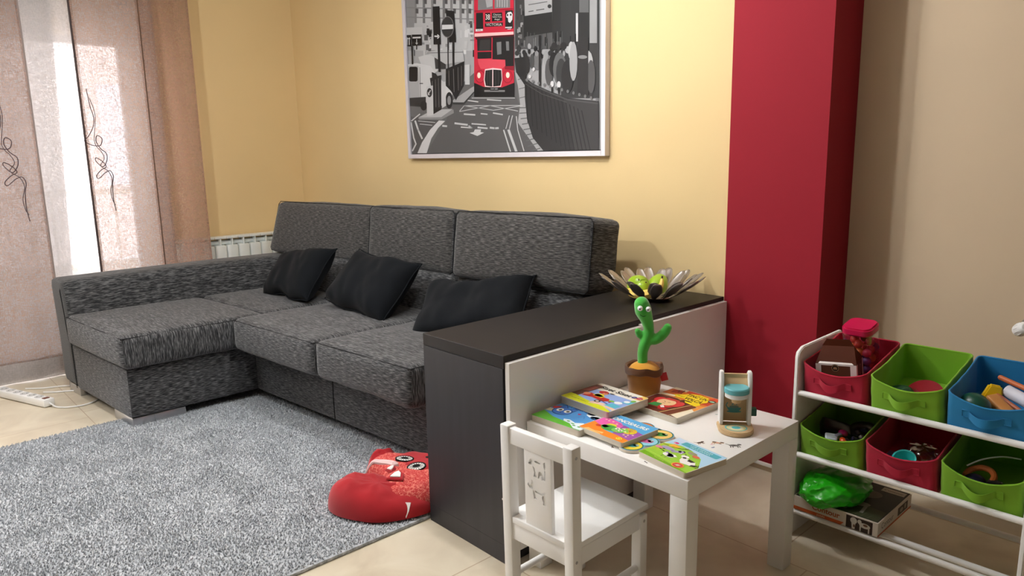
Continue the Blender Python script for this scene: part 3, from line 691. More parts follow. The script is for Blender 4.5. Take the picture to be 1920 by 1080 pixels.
# ------------------------------------------------------------------ power strip
ps = thing('power_strip', 'white multi-socket power strip lying on the tiles by the curtain hem', 'power strip', (-2.69, -1.893, 0), R(20.5))
t = B(); box(t, -.46, 0, -.028, .028, .004, .042, .007); obj('housing', t, WHITE, ps)
for k in range(6):
    t = B(); x = -.085-k*.062; T = tr(x, 0, .0425) @ rotm(z=45)
    lathe(t, [(.0, -.0), (.021, -.0), (.021, .0012), (.018, .0012), (.0175, .0004), (.0, .0004)], 24, T, False); o = obj('socket', t, mat('socket_grey', (205,203,200), .5), ps)
    t = B(); cyl(t, T @ Vector((.0095, 0, .0004)), T @ Vector((.0095, 0, .0012)), .0026, 8); cyl(t, T @ Vector((-.0095, 0, .0004)), T @ Vector((-.0095, 0, .0012)), .0026, 8); obj('pin_holes', t, DARK, o)
t = B(); box(t, -.04, -.016, -.014, .014, .042, .046, .002); obj('switch', t, mat('switch_red_brown', (120,72,58), .4), ps, label='dark red rocker switch')
t = B(); tube(t, [(.0, 0, .02), (.02, 0, .016), (.05, .004, .006), (.11, .03, .005), (.15, .10, .005), (.11, .20, .005), (.0, .235, .005), (-.12, .21, .005), (-.2, .15, .005), (-.26, .12, .005)], .0042, 8, sub=6)
obj('cord', t, WHITE, ps)
t = B(); tube(t, [(-3.12, -1.93, .005), (-3.06, -1.86, .005), (-3.02, -1.77, .005), (-2.96, -1.70, .006), (-2.90, -1.60, .006), (-2.85, -1.4, .006)], .0042, 8, sub=6)
tagp(obj('extension_cable', t, WHITE), 'white cord running under the front corner of the sofa arm', 'cable')

# ------------------------------------------------------------------ red monster plush
RV = mat('red_velvet', (176,8,24), .85, sheen=.25, bump=.12, bscale=60, var=.12, vscale=9)
m, N, L, b = nodes('red_patterned_cloth'); b.inputs['Roughness'].default_value = .9
tc = N.new('ShaderNodeTexCoord'); v = N.new('ShaderNodeTexVoronoi'); v.inputs['Scale'].default_value = 130; L.new(tc.outputs['Object'], v.inputs['Vector'])
r = ramp(N, [(.0, (240,205,190)), (.22, (214,80,72)), (.45, (192,34,42)), (.7, (226,120,106))]); L.new(v.outputs['Distance'], r.inputs[0]); L.new(r.outputs[0], b.inputs['Base Color']); RP = m
pl = thing('monster_plush', 'red velvet monster plush with black and white eyes lying against the cabinet end', 'plush toy', (-.56, -1.24, 0))
def dome(bm, poly, z0, h_, n_=14, wr=.006, seed=0, edge=.5, fs=16, tilt=(0,0), rad=0):
    # closed soft lump over a footprint
    P = [Vector((a, b_, 0)) for a, b_ in poly]; m_ = len(P); Q = []
    for i in range(m_):
        a, b_, c, d = P[i-1], P[i], P[(i+1) % m_], P[(i+2) % m_]
        for s in range(5):
            u = s/5; Q.append(.5*((2*b_)+(-a+c)*u+(2*a-5*b_+4*c-d)*u*u+(-a+3*b_-3*c+d)*u**3))
    c = sum(Q, Vector())/len(Q); t = bmesh.new(); rings = []
    for k in range(n_+1):
        ang = PI/2*k/n_; s = math.cos(ang)**edge if k < n_ else 0; zz = math.sin(ang)
        ring = []
        for q in Q:
            p = c+(q-c)*max(s, .02); nz_ = noise.noise(Vector((p.x*fs+seed, p.y*fs, seed)))+.5*noise.noise(Vector((p.x*fs*2.6+seed, p.y*fs*2.6, seed+4)))
            z = z0+zz*h_*(1+tilt[0]*(p.x-c.x)+tilt[1]*(p.y-c.y))+wr*nz_*zz
            ring.append(t.verts.new((p.x, p.y, z)))
        rings.append(ring)
    mm_ = len(Q)
    for a, b_ in zip(rings, rings[1:]):
        for k in range(mm_): t.faces.new((a[k], a[(k+1) % mm_], b_[(k+1) % mm_], b_[k]))
    t.faces.new(rings[-1]); t.faces.new(rings[0][::-1]); return merge(bm, t)
off = lambda pts: [(x+.56, y+1.24) for x, y in pts]
ZR = .021
t = B(); dome(t, off([(-.715,-1.375), (-.69,-1.425), (-.62,-1.435), (-.54,-1.405), (-.47,-1.355), (-.425,-1.27), (-.412,-1.18), (-.45,-1.15), (-.52,-1.18), (-.60,-1.22), (-.68,-1.29)]), ZR, .092, 16, .012, 3, .5, 18, (-2.6, -.4)); obj('belly', t, RV, pl)
t = B(); dome(t, off([(-.77,-1.225), (-.68,-1.225), (-.60,-1.25), (-.545,-1.30), (-.49,-1.315), (-.455,-1.26), (-.42,-1.19), (-.425,-1.12), (-.46,-1.03), (-.6,-.985), (-.74,-1.02), (-.82,-1.10), (-.82,-1.18)]), ZR, .094, 16, .010, 8, .42, 14); obj('hood', t, RP, pl)
t = B(); dome(t, off([(-.70,-1.15), (-.60,-1.165), (-.50,-1.12), (-.49,-1.05), (-.58,-1.0), (-.70,-1.04), (-.73,-1.10)]), ZR+.055, .044, 10, .004, 5, .4, 20); obj('face', t, RV, pl)
t = B(); dome(t, off([(-.85,-1.16), (-.80,-1.19), (-.745,-1.15), (-.75,-1.09), (-.80,-1.06), (-.86,-1.10)]), ZR, .082, 12, .018, 12, .6, 26); obj('ear', t, RV, pl)
def eye(T):
    Lr = [((24,20,20), circ(0, 0, .035, .022, 24)+[]), ((240,238,232), circ(0, -.001, .030, .0175, 24))]
    Lr.append(((24,20,20), sum([line([(.012*math.cos(a), .008*math.sin(a)), (.030*math.cos(a), .0175*math.sin(a))], .0022) for a in [k*PI/8 for k in range(16)]], [])))
    Lr.append(((20,18,18), circ(0, .002, .014, .009, 18)))
    t = B(); prism(t, circ(0, 0, .035, .022, 24), -.010, 0, T, .0015); e = obj('eye', t, mat('eye_felt', (24,20,20), .8), pl)
    art('eye_print', Lr, e, T=T, step=1.2e-4, rough=.8)
from mathutils.bvhtree import BVHTree
def top_at(x, y, default=.11):
    best = None
    for c in pl.children:
        if c.type == 'MESH' and c.name.split('.')[0] in ('hood', 'belly', 'face', 'ear'):
            h = BVHTree.FromPolygons([v.co for v in c.data.vertices], [list(p.vertices) for p in c.data.polygons]).ray_cast(Vector((x, y, 1)), Vector((0, 0, -1)))
            if h[0] is not None and (best is None or h[0].z > best[0].z): best = h
    return (best[0].z, best[1] if best[1].z > 0 else -best[1]) if best else (default, Vector((0, 0, 1)))
def on_plush(x, y, rz, lift=0):
    z, n_ = top_at(x+.56, y+1.24); n_ = (n_*.6+Vector((0, 0, .4))).normalized()
    return tr(x+.56, y+1.24, z+lift) @ Vector((0, 0, 1)).rotation_difference(n_).to_matrix().to_4x4() @ rotm(z=rz)
for (ex, ey, er) in ((-.650, -1.128, 40), (-.566, -1.135, 50)): eye(on_plush(ex, ey, er, .004))
TW = mat('white_felt', (242,238,234), .85)
for (x, y, rz, sc) in ((-.552, -1.228, 35, 1.25), (-.610, -1.212, 10, .8)):
    T = on_plush(x, y, rz, .004)
    t = B(); prism(t, [(-.026*sc, -.020*sc), (.026*sc, -.020*sc), (.018*sc, .010*sc), (0, .026*sc), (-.018*sc, .010*sc)], -.004, .004, T, .003); obj('lip', t, RV, pl)
    t = B(); prism(t, [(-.016*sc, -.012*sc), (.016*sc, -.012*sc), (.010*sc, .008*sc), (0, .018*sc), (-.010*sc, .008*sc)], .004, .009, T, .0015); obj('tooth', t, TW, pl)
pts = [(-.768, -1.222), (-.735, -1.21), (-.70, -1.200), (-.665, -1.185), (-.635, -1.180), (-.628, -1.195)]
t = B(); tube(t, [(a+.56, b_+1.24, top_at(a+.56, b_+1.24, .07)[0]+.002) for a, b_ in pts], .006, 8, sub=5, rads=[.004, .008, .011, .013, .014, .007]); obj('lining_fold', t, mat('pale_lining', (236,206,204), .8), pl, label='pale pink lining')
T = tr(.112, -.030, .056) @ rotm(z=28) @ rotm(x=62)
t = B(); prism(t, [(-.018, .012), (.022, .016), (.020, -.012), (.014, -.036), (.004, -.016)], 0, .003, T, .0008); obj('fabric_tag', t, TW, pl)
t = B(); ell(t, (0, 0, 0), (.009, .006, .003), 12, on_plush(-.60, -1.06, 40, .002)); obj('nostril', t, mat('eye_felt', (24,20,20), .8), pl)

# ------------------------------------------------------------------ children's table
TX, TY, TT = .021, -1.142, -.003
tb = thing('childrens_table', 'low square white table carrying picture books and toys in front of the white doors', 'table', (TX, TY, 0), TT)
t = B(); box(t, 0, .55, 0, .55, .40, .45, .0015); obj('tabletop', t, WHITE, tb)
for (a, b_) in ((0, 0), (.5, 0), (.5, .5), (0, .5)):
    t = B(); box(t, a+.0004, a+.0496, b_+.0004, b_+.0496, 0, .3995, .0012); l_ = obj('leg', t, WHITE, tb)
t = B()
for z in (.09, .17, .24, .30): cyl(t, (.5245, .5008, z), (.5245, .4998, z), .0012, 8)
GR, BRN = (70,66,64), (120,84,62)
st = []
def stick(x, y, polys): st.append((x, y, polys))
def sc_(ps, x, y, s, rot=0):
    c, q = math.cos(R(rot)), math.sin(R(rot)); return [[(x+(a*c-b_*q)*s, y+(a*q+b_*c)*s) for a, b_ in p] for p in ps]
animal = [circ(0, 0, 1, .5, 12), circ(1.15, .45, .45, .38, 10), [(-.8, -.2), (-.6, -.2), (-.7, -1.1), (-.95, -1.1)], [(-.4, -.3), (-.2, -.3), (-.2, -1.1), (-.45, -1.1)], [(.5, -.3), (.75, -.2), (.8, -1.1), (.55, -1.1)], [(.8, -.1), (1, 0), (1.25, -.9), (1.0, -1.0)], [(-.9, .1), (-.8, .3), (-1.5, .9), (-1.6, .75)]]
lay = [((112,108,104), sc_(animal, .514, .263, .013, 42)), ((60,56,56), sc_([circ(0, 0, .35, .2, 8), circ(1.2, .5, .2, .15, 8)], .514, .263, .013, 42)),
       ((214,176,140), sc_(animal[:4], .472, .247, .012, 20)), ((96,70,60), sc_([circ(-.5, .2, .5, .3, 8), circ(1.1, .6, .5, .25, 8), circ(.9, -.3, .3, .2, 8)], .472, .247, .012, 20)), ((236,170,160), sc_([circ(.2, 0, .4, .25, 8)], .472, .247, .012, 20)),
       ((128,108,96), sc_(animal, .441, .216, .009, 60)), ((64,54,50), sc_([circ(0, .2, .6, .3, 8), circ(.8, .3, .4, .4, 8)], .441, .216, .009, 60)),
       ((150,160,190), sc_([circ(0, 0, .8, .5, 8), circ(.7, .3, .4, .4, 8)], .483, .212, .006, 60)), ((236,200,210), sc_([circ(0, 0, .8, .5, 8)], .470, .228, .006, 60)),
       ((170,190,186), sc_([circ(0, 0, 1, .35, 8), circ(.8, .1, .5, .2, 8)], .362, .433, .010, 40)),
       ((130,112,106), sc_([circ(0, 0, 1, .25, 8)]+line([(-1, .4), (.8, -.6)], .2), .296, .031, .008, -30)), ((70,66,64), sc_([circ(0, 0, .8, .3, 8), circ(1.2, 0, .5, .3, 8)], .413, .017, .006, -20))]
art('animal_sticker', lay, tb, T=tr(0, 0, .45), step=4e-5, label='printed animal stickers')

# ------------------------------------------------------------------ children's chair
ch = thing('childrens_chair', "small white wooden child's chair with cow and cat cut into its back", 'chair', (.134, -1.342, 0), .022)
CW = mat('white_painted_wood', (248,247,245), .42, var=.012)
Wc, pw, pd = .249, .031, .033
for x in (0, Wc-pw):
    t = B(); box(t, x, x+pw, 0, pd, 0, .531, .004)
    for v in t.verts: v.co.y -= max(0, v.co.z-.26)*.03-.004
    l_ = obj('rear_leg', t, CW, ch)
    for z, yy in ((.505, .011), (.235, .012)):
        if x > 0: t = B(); cyl(t, (x+pw-.001, yy, z), (x+pw+.0006, yy, z), .0042, 12); cyl(t, (x+pw, yy, z), (x+pw+.0012, yy, z), .0018, 6); obj('screw', t, CHROME, l_)
for x in (0.0, Wc-pw):
    t = B(); box(t, x, x+pw, .272, .302, 0, .255, .003); l_ = obj('front_leg', t, CW, ch)
    if x > 0: t = B(); cyl(t, (x+pw-.001, .287, .238), (x+pw+.0006, .287, .238), .0045, 12); obj('screw', t, CHROME, l_)
t = B(); box(t, pw-.003, Wc-pw+.003, .001, .022, .482, .525, .003); obj('top_rail', t, CW, ch)
t = B(); box(t, .08, .172, .008, .020, .27, .486, .001)
for v in t.verts: v.co.y -= max(0, v.co.z-.26)*.02
sp2 = obj('splat', t, CW, ch)
cow = [[(-.9,.35),(-.75,.62),(-.55,.72),(-.45,.5),(-.6,.3),(-.5,.2),(-.75,.12),(-.95,.2)], circ(.1,.55,.35,.10,12), [(.75,.7),(.95,.85),(1.0,.5),(.92,.1),(.8,.3)], [(-.45,.1),(-.25,0),(-.1,-.55),(.05,-.6),(-.05,-.8),(-.4,-.8),(-.3,-.4)], [(.2,-.25),(.45,-.1),(.6,-.3),(.8,-.5),(.85,-.85),(.55,-.85),(.5,-.55),(.3,-.55),(.3,-.8),(.1,-.8)], [(.86,.1),(.95,.05),(.92,-.85),(.84,-.85)]]
cat_ = [[(-1,.55),(-.9,.3),(-.7,.45),(-.6,.95),(-.45,.7),(-.35,.3),(-.6,.05),(-.9,.1),(-1.1,.3)], [(-.5,.05),(-.3,-.05),(-.2,-.5),(0,-.55),(-.05,-.72),(-.4,-.72),(-.5,-.3)], [(-.3,.05),(.4,.0),(.9,.25),(.95,.1),(.5,-.18),(-.2,-.12)], [(.55,-.15),(.8,-.1),(.95,-.55),(.9,-.95),(.6,-.95),(.65,-.7),(.5,-.4)]]
t = B()
for pz, oz, sc3 in ((cow, .442, .031), (cat_, .379, .031)):
    for p in pz:
        q2 = [(.124+a*sc3, oz+b_*sc3) for a, b_ in p]
        ar = sum(q2[k-1][0]*q2[k][1]-q2[k][0]*q2[k-1][1] for k in range(len(q2)))
        if ar < 0: q2 = q2[::-1]
        prism(t, q2, -.004, .006, Matrix(((1,0,0,0),(0,0,-1,.006),(0,1,0,0),(0,0,0,1))))
cut_ = obj('cutter', t, CW, ch, False); md = sp2.modifiers.new('b', 'BOOLEAN'); md.object = cut_; md.operation = 'DIFFERENCE'; md.solver = 'EXACT'; md.use_self = True
bpy.context.view_layer.update(); dg = bpy.context.evaluated_depsgraph_get(); me2 = bpy.data.meshes.new_from_object(sp2.evaluated_get(dg)); sp2.modifiers.clear(); sp2.data = me2; bpy.data.objects.remove(cut_)
t = B(); box(t, .004, Wc-.004, .028, .312, .262, .279, .004); box(t, pw+.002, Wc-pw-.002, .003, .03, .262, .279, .002); obj('seat', t, CW, ch)
for a in ((pw-.002, Wc-pw+.002, .006, .022, .215, .2615), (pw-.002, Wc-pw+.002, .281, .296, .215, .2615), (.006, .021, .03, .275, .215, .2615), (Wc-.021, Wc-.006, .03, .275, .215, .2615)):
    t = B(); box(t, *a, .002); obj('apron', t, CW, ch)
for x in (.015, Wc-.016): t = B(); cyl(t, (x, .028, .10), (x, .276, .10), .0095, 14); obj('stretcher', t, CW, ch)

# ------------------------------------------------------------------ picture books
CREAM = mat('board_book_edge', (226,216,198), .6, bump=.5, bscale=1, stretch=(3,3,900), var=.08, vscale=2)
def book(label, x, y, w_, d_, th, rz, z, layers, tilt=0, name='picture_book', skew=0):
    root = thing(name, label, 'book', (x, y, z), 0, None); root.rotation_euler = (0, R(tilt), R(rz))
    pol = rrect(-w_/2, w_/2, -d_/2, d_/2, .008, 4)
    t = B(); prism(t, pol, 0, .0018); obj('back_cover', t, CREAM, root)
    t = B(); prism(t, rrect(-w_/2+.0006, w_/2-.0006, -d_/2+.0006, d_/2-.0006, .008, 4), .0018, th-.0018); obj('pages', t, CREAM, root)
    t = B(); prism(t, pol, th-.0018, th); fc = obj('front_cover', t, CREAM, root)
    fm_ = lambda a, b_: ((a-.5)*w_*.985, (b_-.5)*d_*.985)
    art('cover_print', layers, fc, T=tr(0, 0, th), fmap=fm_, step=3.5e-5, clip=(0, 1, 0, 1), rough=.32)
    return root
full = [(0,0),(1,0),(1,1),(0,1)]
def T_(s, size, x, y, rot=0, sx=1, bold=0): return textpoly(s, size, x, y, rot, sx, bold=bold)
# blue book with a cat
Lb = [((86,156,222), full), ((40,96,180), [[(0,.86),(1,.8),(1,1),(0,1)]]), ((28,66,150), [[(0,.9),(.3,.93),(.28,1),(0,1)], [(.1,.82),(.45,.80),(.45,.86),(.1,.88)]]),
      ((226,64,64), [[(.0,.62),(.12,.70),(.16,.56),(.02,.52)]]), ((232,222,190), [[(.0,.5),(.14,.5),(.12,.38),(.0,.36)]]),
      ((240,188,60), T_('M', .2, .36, .90, 0, 1, .008)), ((232,150,70), T_('I', .2, .50, .89, 0, 1, .008)), ((206,60,86), T_('M O', .2, .70, .88, 0, 1, .008)),
      ((238,246,250), [[(.62,.74),(.80,.80),(1,.80),(1,.5),(.82,.56),(.66,.64)], circ(.7,.74,.09,.06), circ(.86,.62,.1,.07)]), ((200,40,70), circ(.86,.86,.09,.07)), ((240,240,240), circ(.87,.87,.035,.03)),
      ((104,190,60), [[(0,0),(1,0),(1,.10),(.6,.16),(.3,.20),(0,.34)]]), ((232,246,252), [[(.5,.24),(.6,.28),(.75,.22),(.85,.30),(1,.28),(1,.02),(.86,.02),(.7,.14),(.55,.17)]]), ((72,150,60), [circ(.62,.21,.03,.02), circ(.74,.17,.035,.02), circ(.9,.12,.03,.02), circ(.80,.12,.03,.02)]),
      ((58,126,200), sum([line([(.62,.46),(.68,.56),(.74,.46)], .012), line([(.74,.58),(.86,.60),(.95,.44)], .012)], [])),
      ((70,120,200), [circ(.26,.50,.17,.17), [(.12,.60),(.13,.80),(.24,.68)], [(.30,.68),(.42,.78),(.42,.58)]]), ((34,44,90), line(circ(.26,.50,.17,.17)+[circ(.26,.50,.17,.17)[0]], .012)+line([(.12,.60),(.13,.80),(.24,.68)], .012)+line([(.30,.68),(.42,.78),(.42,.58)], .012)),
      ((240,236,220), [circ(.19,.53,.055,.075), circ(.34,.54,.055,.07)]), ((20,20,26), [circ(.20,.53,.028,.04), circ(.35,.54,.028,.036), circ(.27,.44,.014,.012)]), ((200,70,120), [circ(.56,.58,.03,.03)]),
      ((30,60,120), T_('LA PRIMAVERA', .085, .45, .74, -2, .9))]
book('blue picture book with a cat face, nearest the table corner by the chair', .1165, -1.045, .186, .166, .018, 1.5, .4505, Lb)
# siset siset
Ls = [((150,176,232), full), ((244,238,226), [[(0,.70),(1,.70),(1,1),(0,1)]]), ((110,70,60), [[(0,.12),(.16,.2),(.18,.9),(.0,.9)]]), ((160,90,80), [[(.02,.5),(.14,.55),(.12,.8),(.03,.8)]]), ((216,222,40), [[(0,.0),(1,0),(1,.05),(.8,.14),(.4,.18),(.1,.25),(0,.25)]]),
      ((238,200,180), [[(.5,.10),(.7,.16),(1,.10),(1,.18),(.7,.26),(.5,.2)]]), ((196,40,40), [[(.18,.30),(.38,.34),(.62,.30),(.70,.40),(.62,.48),(.42,.46),(.22,.50)], circ(.36,.66,.09,.07)]), ((244,228,60), [circ(.40,.50,.08,.08), [(.3,.44),(.5,.42),(.52,.5),(.34,.54)]]), ((232,150,110), [circ(.42,.62,.05,.05), circ(.2,.42,.06,.06)]),
      ((40,32,30), [circ(.56,.26,.055,.055), circ(.40,.66,.014,.014), circ(.45,.66,.014,.014), circ(.5,.70,.05,.02)]), ((232,220,200), [circ(.56,.26,.028,.028)]), ((60,60,110), line([(.55,.34),(.78,.26),(.9,.24)], .02)),
      ((90,190,214), [[(.74,.2),(.95,.2),(.98,.34),(.8,.36)], [(.85,.5),(1,.5),(1,.64),(.88,.62)]]), ((244,246,248), [circ(.84,.44,.07,.06), circ(.90,.58,.05,.05)]), ((130,190,80), [circ(.72,.42,.05,.04), circ(.95,.68,.04,.05)]), ((190,40,50), [circ(.72,.37,.02,.03)]),
      ((30,28,30), T_('Siset Siset', .17, .46, .84, 0, .92, .004)), ((240,206,110), [[(.86,.78),(1,.78),(1,1),(.9,1)]]), ((196,50,90), circ(.93,.86,.055,.055)), ((60,60,130), circ(.84,.84,.045,.05)), ((244,220,230), line([(.90,.86),(.96,.86)], .012)+line([(.82,.84),(.86,.84)], .01)), ((90,120,40), T_('Tastets de clàssics', .045, .3, .1, 0, 1))]
book('thick board book titled Siset Siset lying across other books by the cactus pot', .121, -.914, .198, .178, .022, -3.5, .4695, Ls)
# red book: tinc un volca
Lr = [((96,44,34), full), ((226,120,50), [[(.0,.62),(1,.62),(1,1),(0,1)]]), ((244,232,206), [[(0,.58),(.3,.64),(.3,.72),(0,.68)], [(.0,.92),(.35,.92),(.35,1),(0,1)], [(.78,.05),(1,.0),(1,.42),(.86,.5)]]), ((196,60,40), [[(.3,.92),(.7,.84),(.62,1),(.3,1)], [(.72,.68),(1,.66),(1,.78),(.8,.8)], [(.1,.76),(.3,.82),(.2,.95),(.06,.9)]]), ((240,150,60), [[(.86,.44),(1,.36),(1,.62),(.82,.6)]]), ((214,72,44), [[(.8,.88),(1,.9),(1,1),(.84,1)]]),
      ((110,40,34), line([(.12,.8),(.16,.93),(.2,.84),(.24,.96),(.28,.82)], .02)), ((206,150,60), line([(.06,.60),(.3,.66),(.5,.6)], .02)+line([(.62,.0),(.78,.52)], .018)),
      ((112,52,36), [[(.66,.0),(.82,.0),(.92,.5),(.80,.56)]]), ((236,206,150), line([(.63,0),(.78,.54)], .012)+line([(.82,.0),(.93,.52)], .012)), ((196,44,48), [circ(.40,.34,.23,.20)]), ((214,58,60), [circ(.22,.42,.10,.10), circ(.60,.42,.11,.12)]), ((120,28,30), line(circ(.60,.42,.11,.12)+[circ(.60,.42,.11,.12)[0]], .010)+line(circ(.22,.42,.10,.10)+[circ(.22,.42,.10,.10)[0]], .010)),
      ((238,194,144), [circ(.40,.38,.17,.13)]), ((204,60,58), [[(.24,.47),(.56,.50),(.52,.56),(.3,.55)]]), ((60,40,36), line([(.34,.40),(.38,.38)], .01)+line([(.42,.39),(.46,.41)], .01)+line([(.37,.33),(.42,.33)], .008)), ((58,140,74), [[(.22,.14),(.42,.16),(.40,.30),(.24,.28)]]), ((244,230,226), [[(.42,.22),(.50,.16),(.54,.20),(.46,.26)]]), ((196,44,48), [[(.46,.16),(.66,.18),(.60,.10),(.48,.1)]]),
      ((246,216,36), [[(.22,.72),(.34,.66),(.5,.68),(.62,.56),(.86,.52),(.9,.6),(.84,.66),(.9,.76),(.8,.92),(.6,.96),(.44,.92),(.36,.82)]]), ((90,60,10), T_('TINC UN', .12, .62, .84, 0, .85, .004)+T_('VOLCÀ', .12, .66, .70, 0, .9, .004)), ((110,84,20), T_('Míriam Tirado', .06, .46, .73, 0, 1)), ((60,50,30), [circ(.62,.62,.10,.018)]),
      ((60,46,40), circ(.93,.84,.075,.05)), ((150,190,160), circ(.93,.84,.05,.028)), ((240,240,220), T_('carambuco', .03, .93, .84))]
book('large brown picture book with a yellow Tinc un volcà title, right of the pot', .263, -.746, .176, .221, .018, -3.4, .4505, Lr)
# dinosaurs
Ld = [((90,176,232), full), ((236,96,176), [[(0,.38),(0,.76),(.4,.70),(.6,.56),(.6,.3),(.3,.32)]]), ((164,84,176), [[(.5,.66),(1,.56),(1,.12),(.6,.2)]]), ((246,140,40), [[(0,0),(1,0),(1,.16),(.75,.2),(.4,.22),(.2,.34),(0,.42)]]), ((250,196,120), [[(.1,.0),(.5,0),(.46,.04),(.14,.1)], [(.30,.08),(.5,.05),(.48,.12)]]),
      ((214,50,40), [circ(.20,.31,.06,.05)]), ((252,214,190), [circ(.10,.64,.022), circ(.18,.62,.022), circ(.14,.70,.022), circ(.26,.64,.022), circ(.38,.60,.022), circ(.84,.34,.02), circ(.90,.40,.02), circ(.86,.26,.02), circ(.78,.30,.022)]),
      ((232,214,50), [circ(.74,.50,.14,.14), circ(.36,.48,.10,.08)]), ((70,170,70), [circ(.40,.36,.16,.13), [(.22,.34),(.34,.30),(.38,.42),(.24,.42)]]), ((150,206,80), [circ(.70,.50,.10,.10)]), ((250,150,60), sum([line([(.74,.50),(.74+.13*math.cos(a),.50+.13*math.sin(a))], .018) for a in (0,.6,1.2,1.8,2.4,5.4)], [])),
      ((120,206,96), [circ(.58,.38,.13,.11)]), ((50,120,60), line(circ(.58,.38,.13,.11)+[circ(.58,.38,.13,.11)[0]], .010)), ((240,246,220), [circ(.53,.44,.045,.05), circ(.62,.40,.04,.045)]), ((20,40,30), [circ(.54,.43,.018,.02), circ(.63,.39,.018,.02)]), ((240,240,190), [[(.56,.50),(.62,.56),(.66,.48)], [(.66,.42),(.76,.40),(.70,.46)]]), ((236,150,130), [circ(.60,.31,.025,.015)]),
      ((70,90,180), T_('Descubre y juega', .055, .58, .63, 0, 1)), ((250,250,246), T_('DINOSAURS', .155, .52, .80, 0, .92, .006)), ((250,220,60), circ(.84,.10,.06,.05)), ((120,90,30), line([(.80,.11),(.83,.09)], .01)+line([(.85,.11),(.88,.10)], .01))]
book('colourful board book titled DINOSAURS with a green dinosaur on its cover', .277, -1.038, .162, .148, .0135, -3.3, .4590, Ld)
# shaped board book half under it
root = thing('shaped_board_book', 'wavy-edged board book with round dinosaur windows, half under the DINOSAURS book', 'book', (.30, -1.02, .4505), R(-3))
def blob(cs, n=90):
    out = []
    for k in range(n):
        a = 2*PI*k/n; d = Vector((math.cos(a), math.sin(a))); best = 0
        for (x, y, r_) in cs:
            b2 = x*d.x+y*d.y; disc = r_*r_-(x*x+y*y-b2*b2)
            if disc > 0: best = max(best, b2+math.sqrt(disc))
        out.append((d.x*best, d.y*best))
    return out
CS = [(-.078, .052, .036), (-.005, .060, .036), (.066, .052, .037), (.070, -.012, .036), (.062, -.062, .034), (-.06, -.03, .05), (0, 0, .07)]
t = B(); prism(t, blob(CS), 0, .008, None, .001); fc = obj('pages', t, CREAM, root)
lay = [((110,180,226), blob([(x, y, r_-.001) for x, y, r_ in CS]))]
for (x, y, r_), (c1_, c2_) in zip(CS[:5], (((246,222,70), (110,180,60)), ((230,120,60), (40,120,210)), ((246,206,120), (60,160,70)), ((150,214,236), (226,110,170)), ((248,226,70), (60,180,190)))):
    lay += [((56,120,90), circ(x, y, r_-.003)), (c1_, circ(x, y, r_-.006)), (c2_, [circ(x-.003, y, (r_-.006)*.7, (r_-.006)*.42, 14, 20), circ(x+.008, y+.008, .009, .007)]), ((240,246,240), circ(x+.010, y+.010, .003)), ((30,40,40), circ(x+.0105, y+.010, .0014))]
    if c2_ == (110,180,60): lay.append(((214,60,40), circ(x+.016, y+.002, .010, .009)))
art('cover_print', lay, fc, T=tr(0, 0, .008), step=3e-5, rough=.3)
# farm book
Lf = [((156,208,64), full), ((176,216,242), [[(0,.62),(.25,.76),(.5,.74),(.8,.60),(1,.30),(1,1),(0,1)]]), ((196,216,240), [[(0,.8),(.2,.86),(.3,1),(0,1)]]), ((120,176,30), [[(0,0),(1,0),(1,.03),(.0,.13)]]), ((176,206,60), [[(0,.2),(.16,.3),(.2,.74),(0,.62)]]),
      ((72,170,190), [rrect(.20,.94,.80,.95,.03)]), ((214,240,246), T_('LOS ANIMALES', .062, .56, .905, 0, 1.1)+T_('DE LA GRANJA', .055, .58, .845, 0, 1.1)), ((206,60,130), [circ(.13,.78,.05,.04)]), ((240,180,210), [circ(.11,.76,.02)]),
      ((240,176,60), [[(.12,.60),(.28,.60),(.30,.70),(.14,.72)]]), ((150,150,120), [circ(.58,.66,.09,.05)]), ((226,110,84), [circ(.70,.60,.07,.045)]), ((60,50,50), line([(.02,.58),(.12,.60)], .012)+line([(.2,.60),(.36,.66),(.42,.76)], .012)+line([(.36,.68),(.48,.74)], .012)),
      ((170,160,196), [circ(.20,.50,.13,.06), [(.28,.48),(.42,.58),(.46,.52),(.34,.42)], circ(.43,.56,.055,.045)]), ((50,44,60), [circ(.40,.57,.022,.018), circ(.46,.60,.035,.014, 12, -30), circ(.14,.38,.03,.012), circ(.22,.36,.03,.012)]), ((196,180,214), circ(.46,.51,.035,.02)),
      ((236,150,170), [circ(.06,.42,.055,.05), circ(.12,.42,.03,.03)]), ((50,50,50), [circ(.17,.43,.022,.018)]),
      ((244,242,240), [circ(.38,.30,.10,.065), circ(.44,.28,.06,.05), [(.32,.36),(.46,.38),(.54,.34),(.44,.24)]]), ((150,130,180), [circ(.31,.36,.03,.025)]), ((90,80,70), line([(.34,.22),(.34,.17)], .01)+line([(.42,.22),(.42,.17)], .01)),
      ((246,244,240), [circ(.60,.46,.07,.055), [(.58,.42),(.84,.42),(.90,.34),(.88,.26),(.7,.22),(.62,.30)]]), ((36,34,34), [circ(.62,.42,.035,.03), [(.70,.44),(.84,.42),(.80,.36),(.72,.36)], [(.86,.30),(.95,.36),(.94,.28),(.86,.24)], [(.52,.54),(.58,.50),(.56,.54)]]+line([(.94,.38),(.98,.32),(.98,.24)], .01)),
      ((246,170,60), circ(.74,.12,.105,.095)), ((214,60,66), circ(.74,.12,.085,.078)), ((246,220,210), [circ(.74,.12,.03,.03)]+line([(.70,.10),(.78,.14)], .012)), ((226,236,120), T_('Con texturas y sonidos para tocar y escuchar', .03, .36, .14, -5, .9)+T_('Toca y escucha', .036, .40, .06, -4, 1))]
book('green farm-animal board book with a cow, lying at the near corner of the table', .4935, -1.054, .163, .150, .015, -9.4, .4505, Lf)

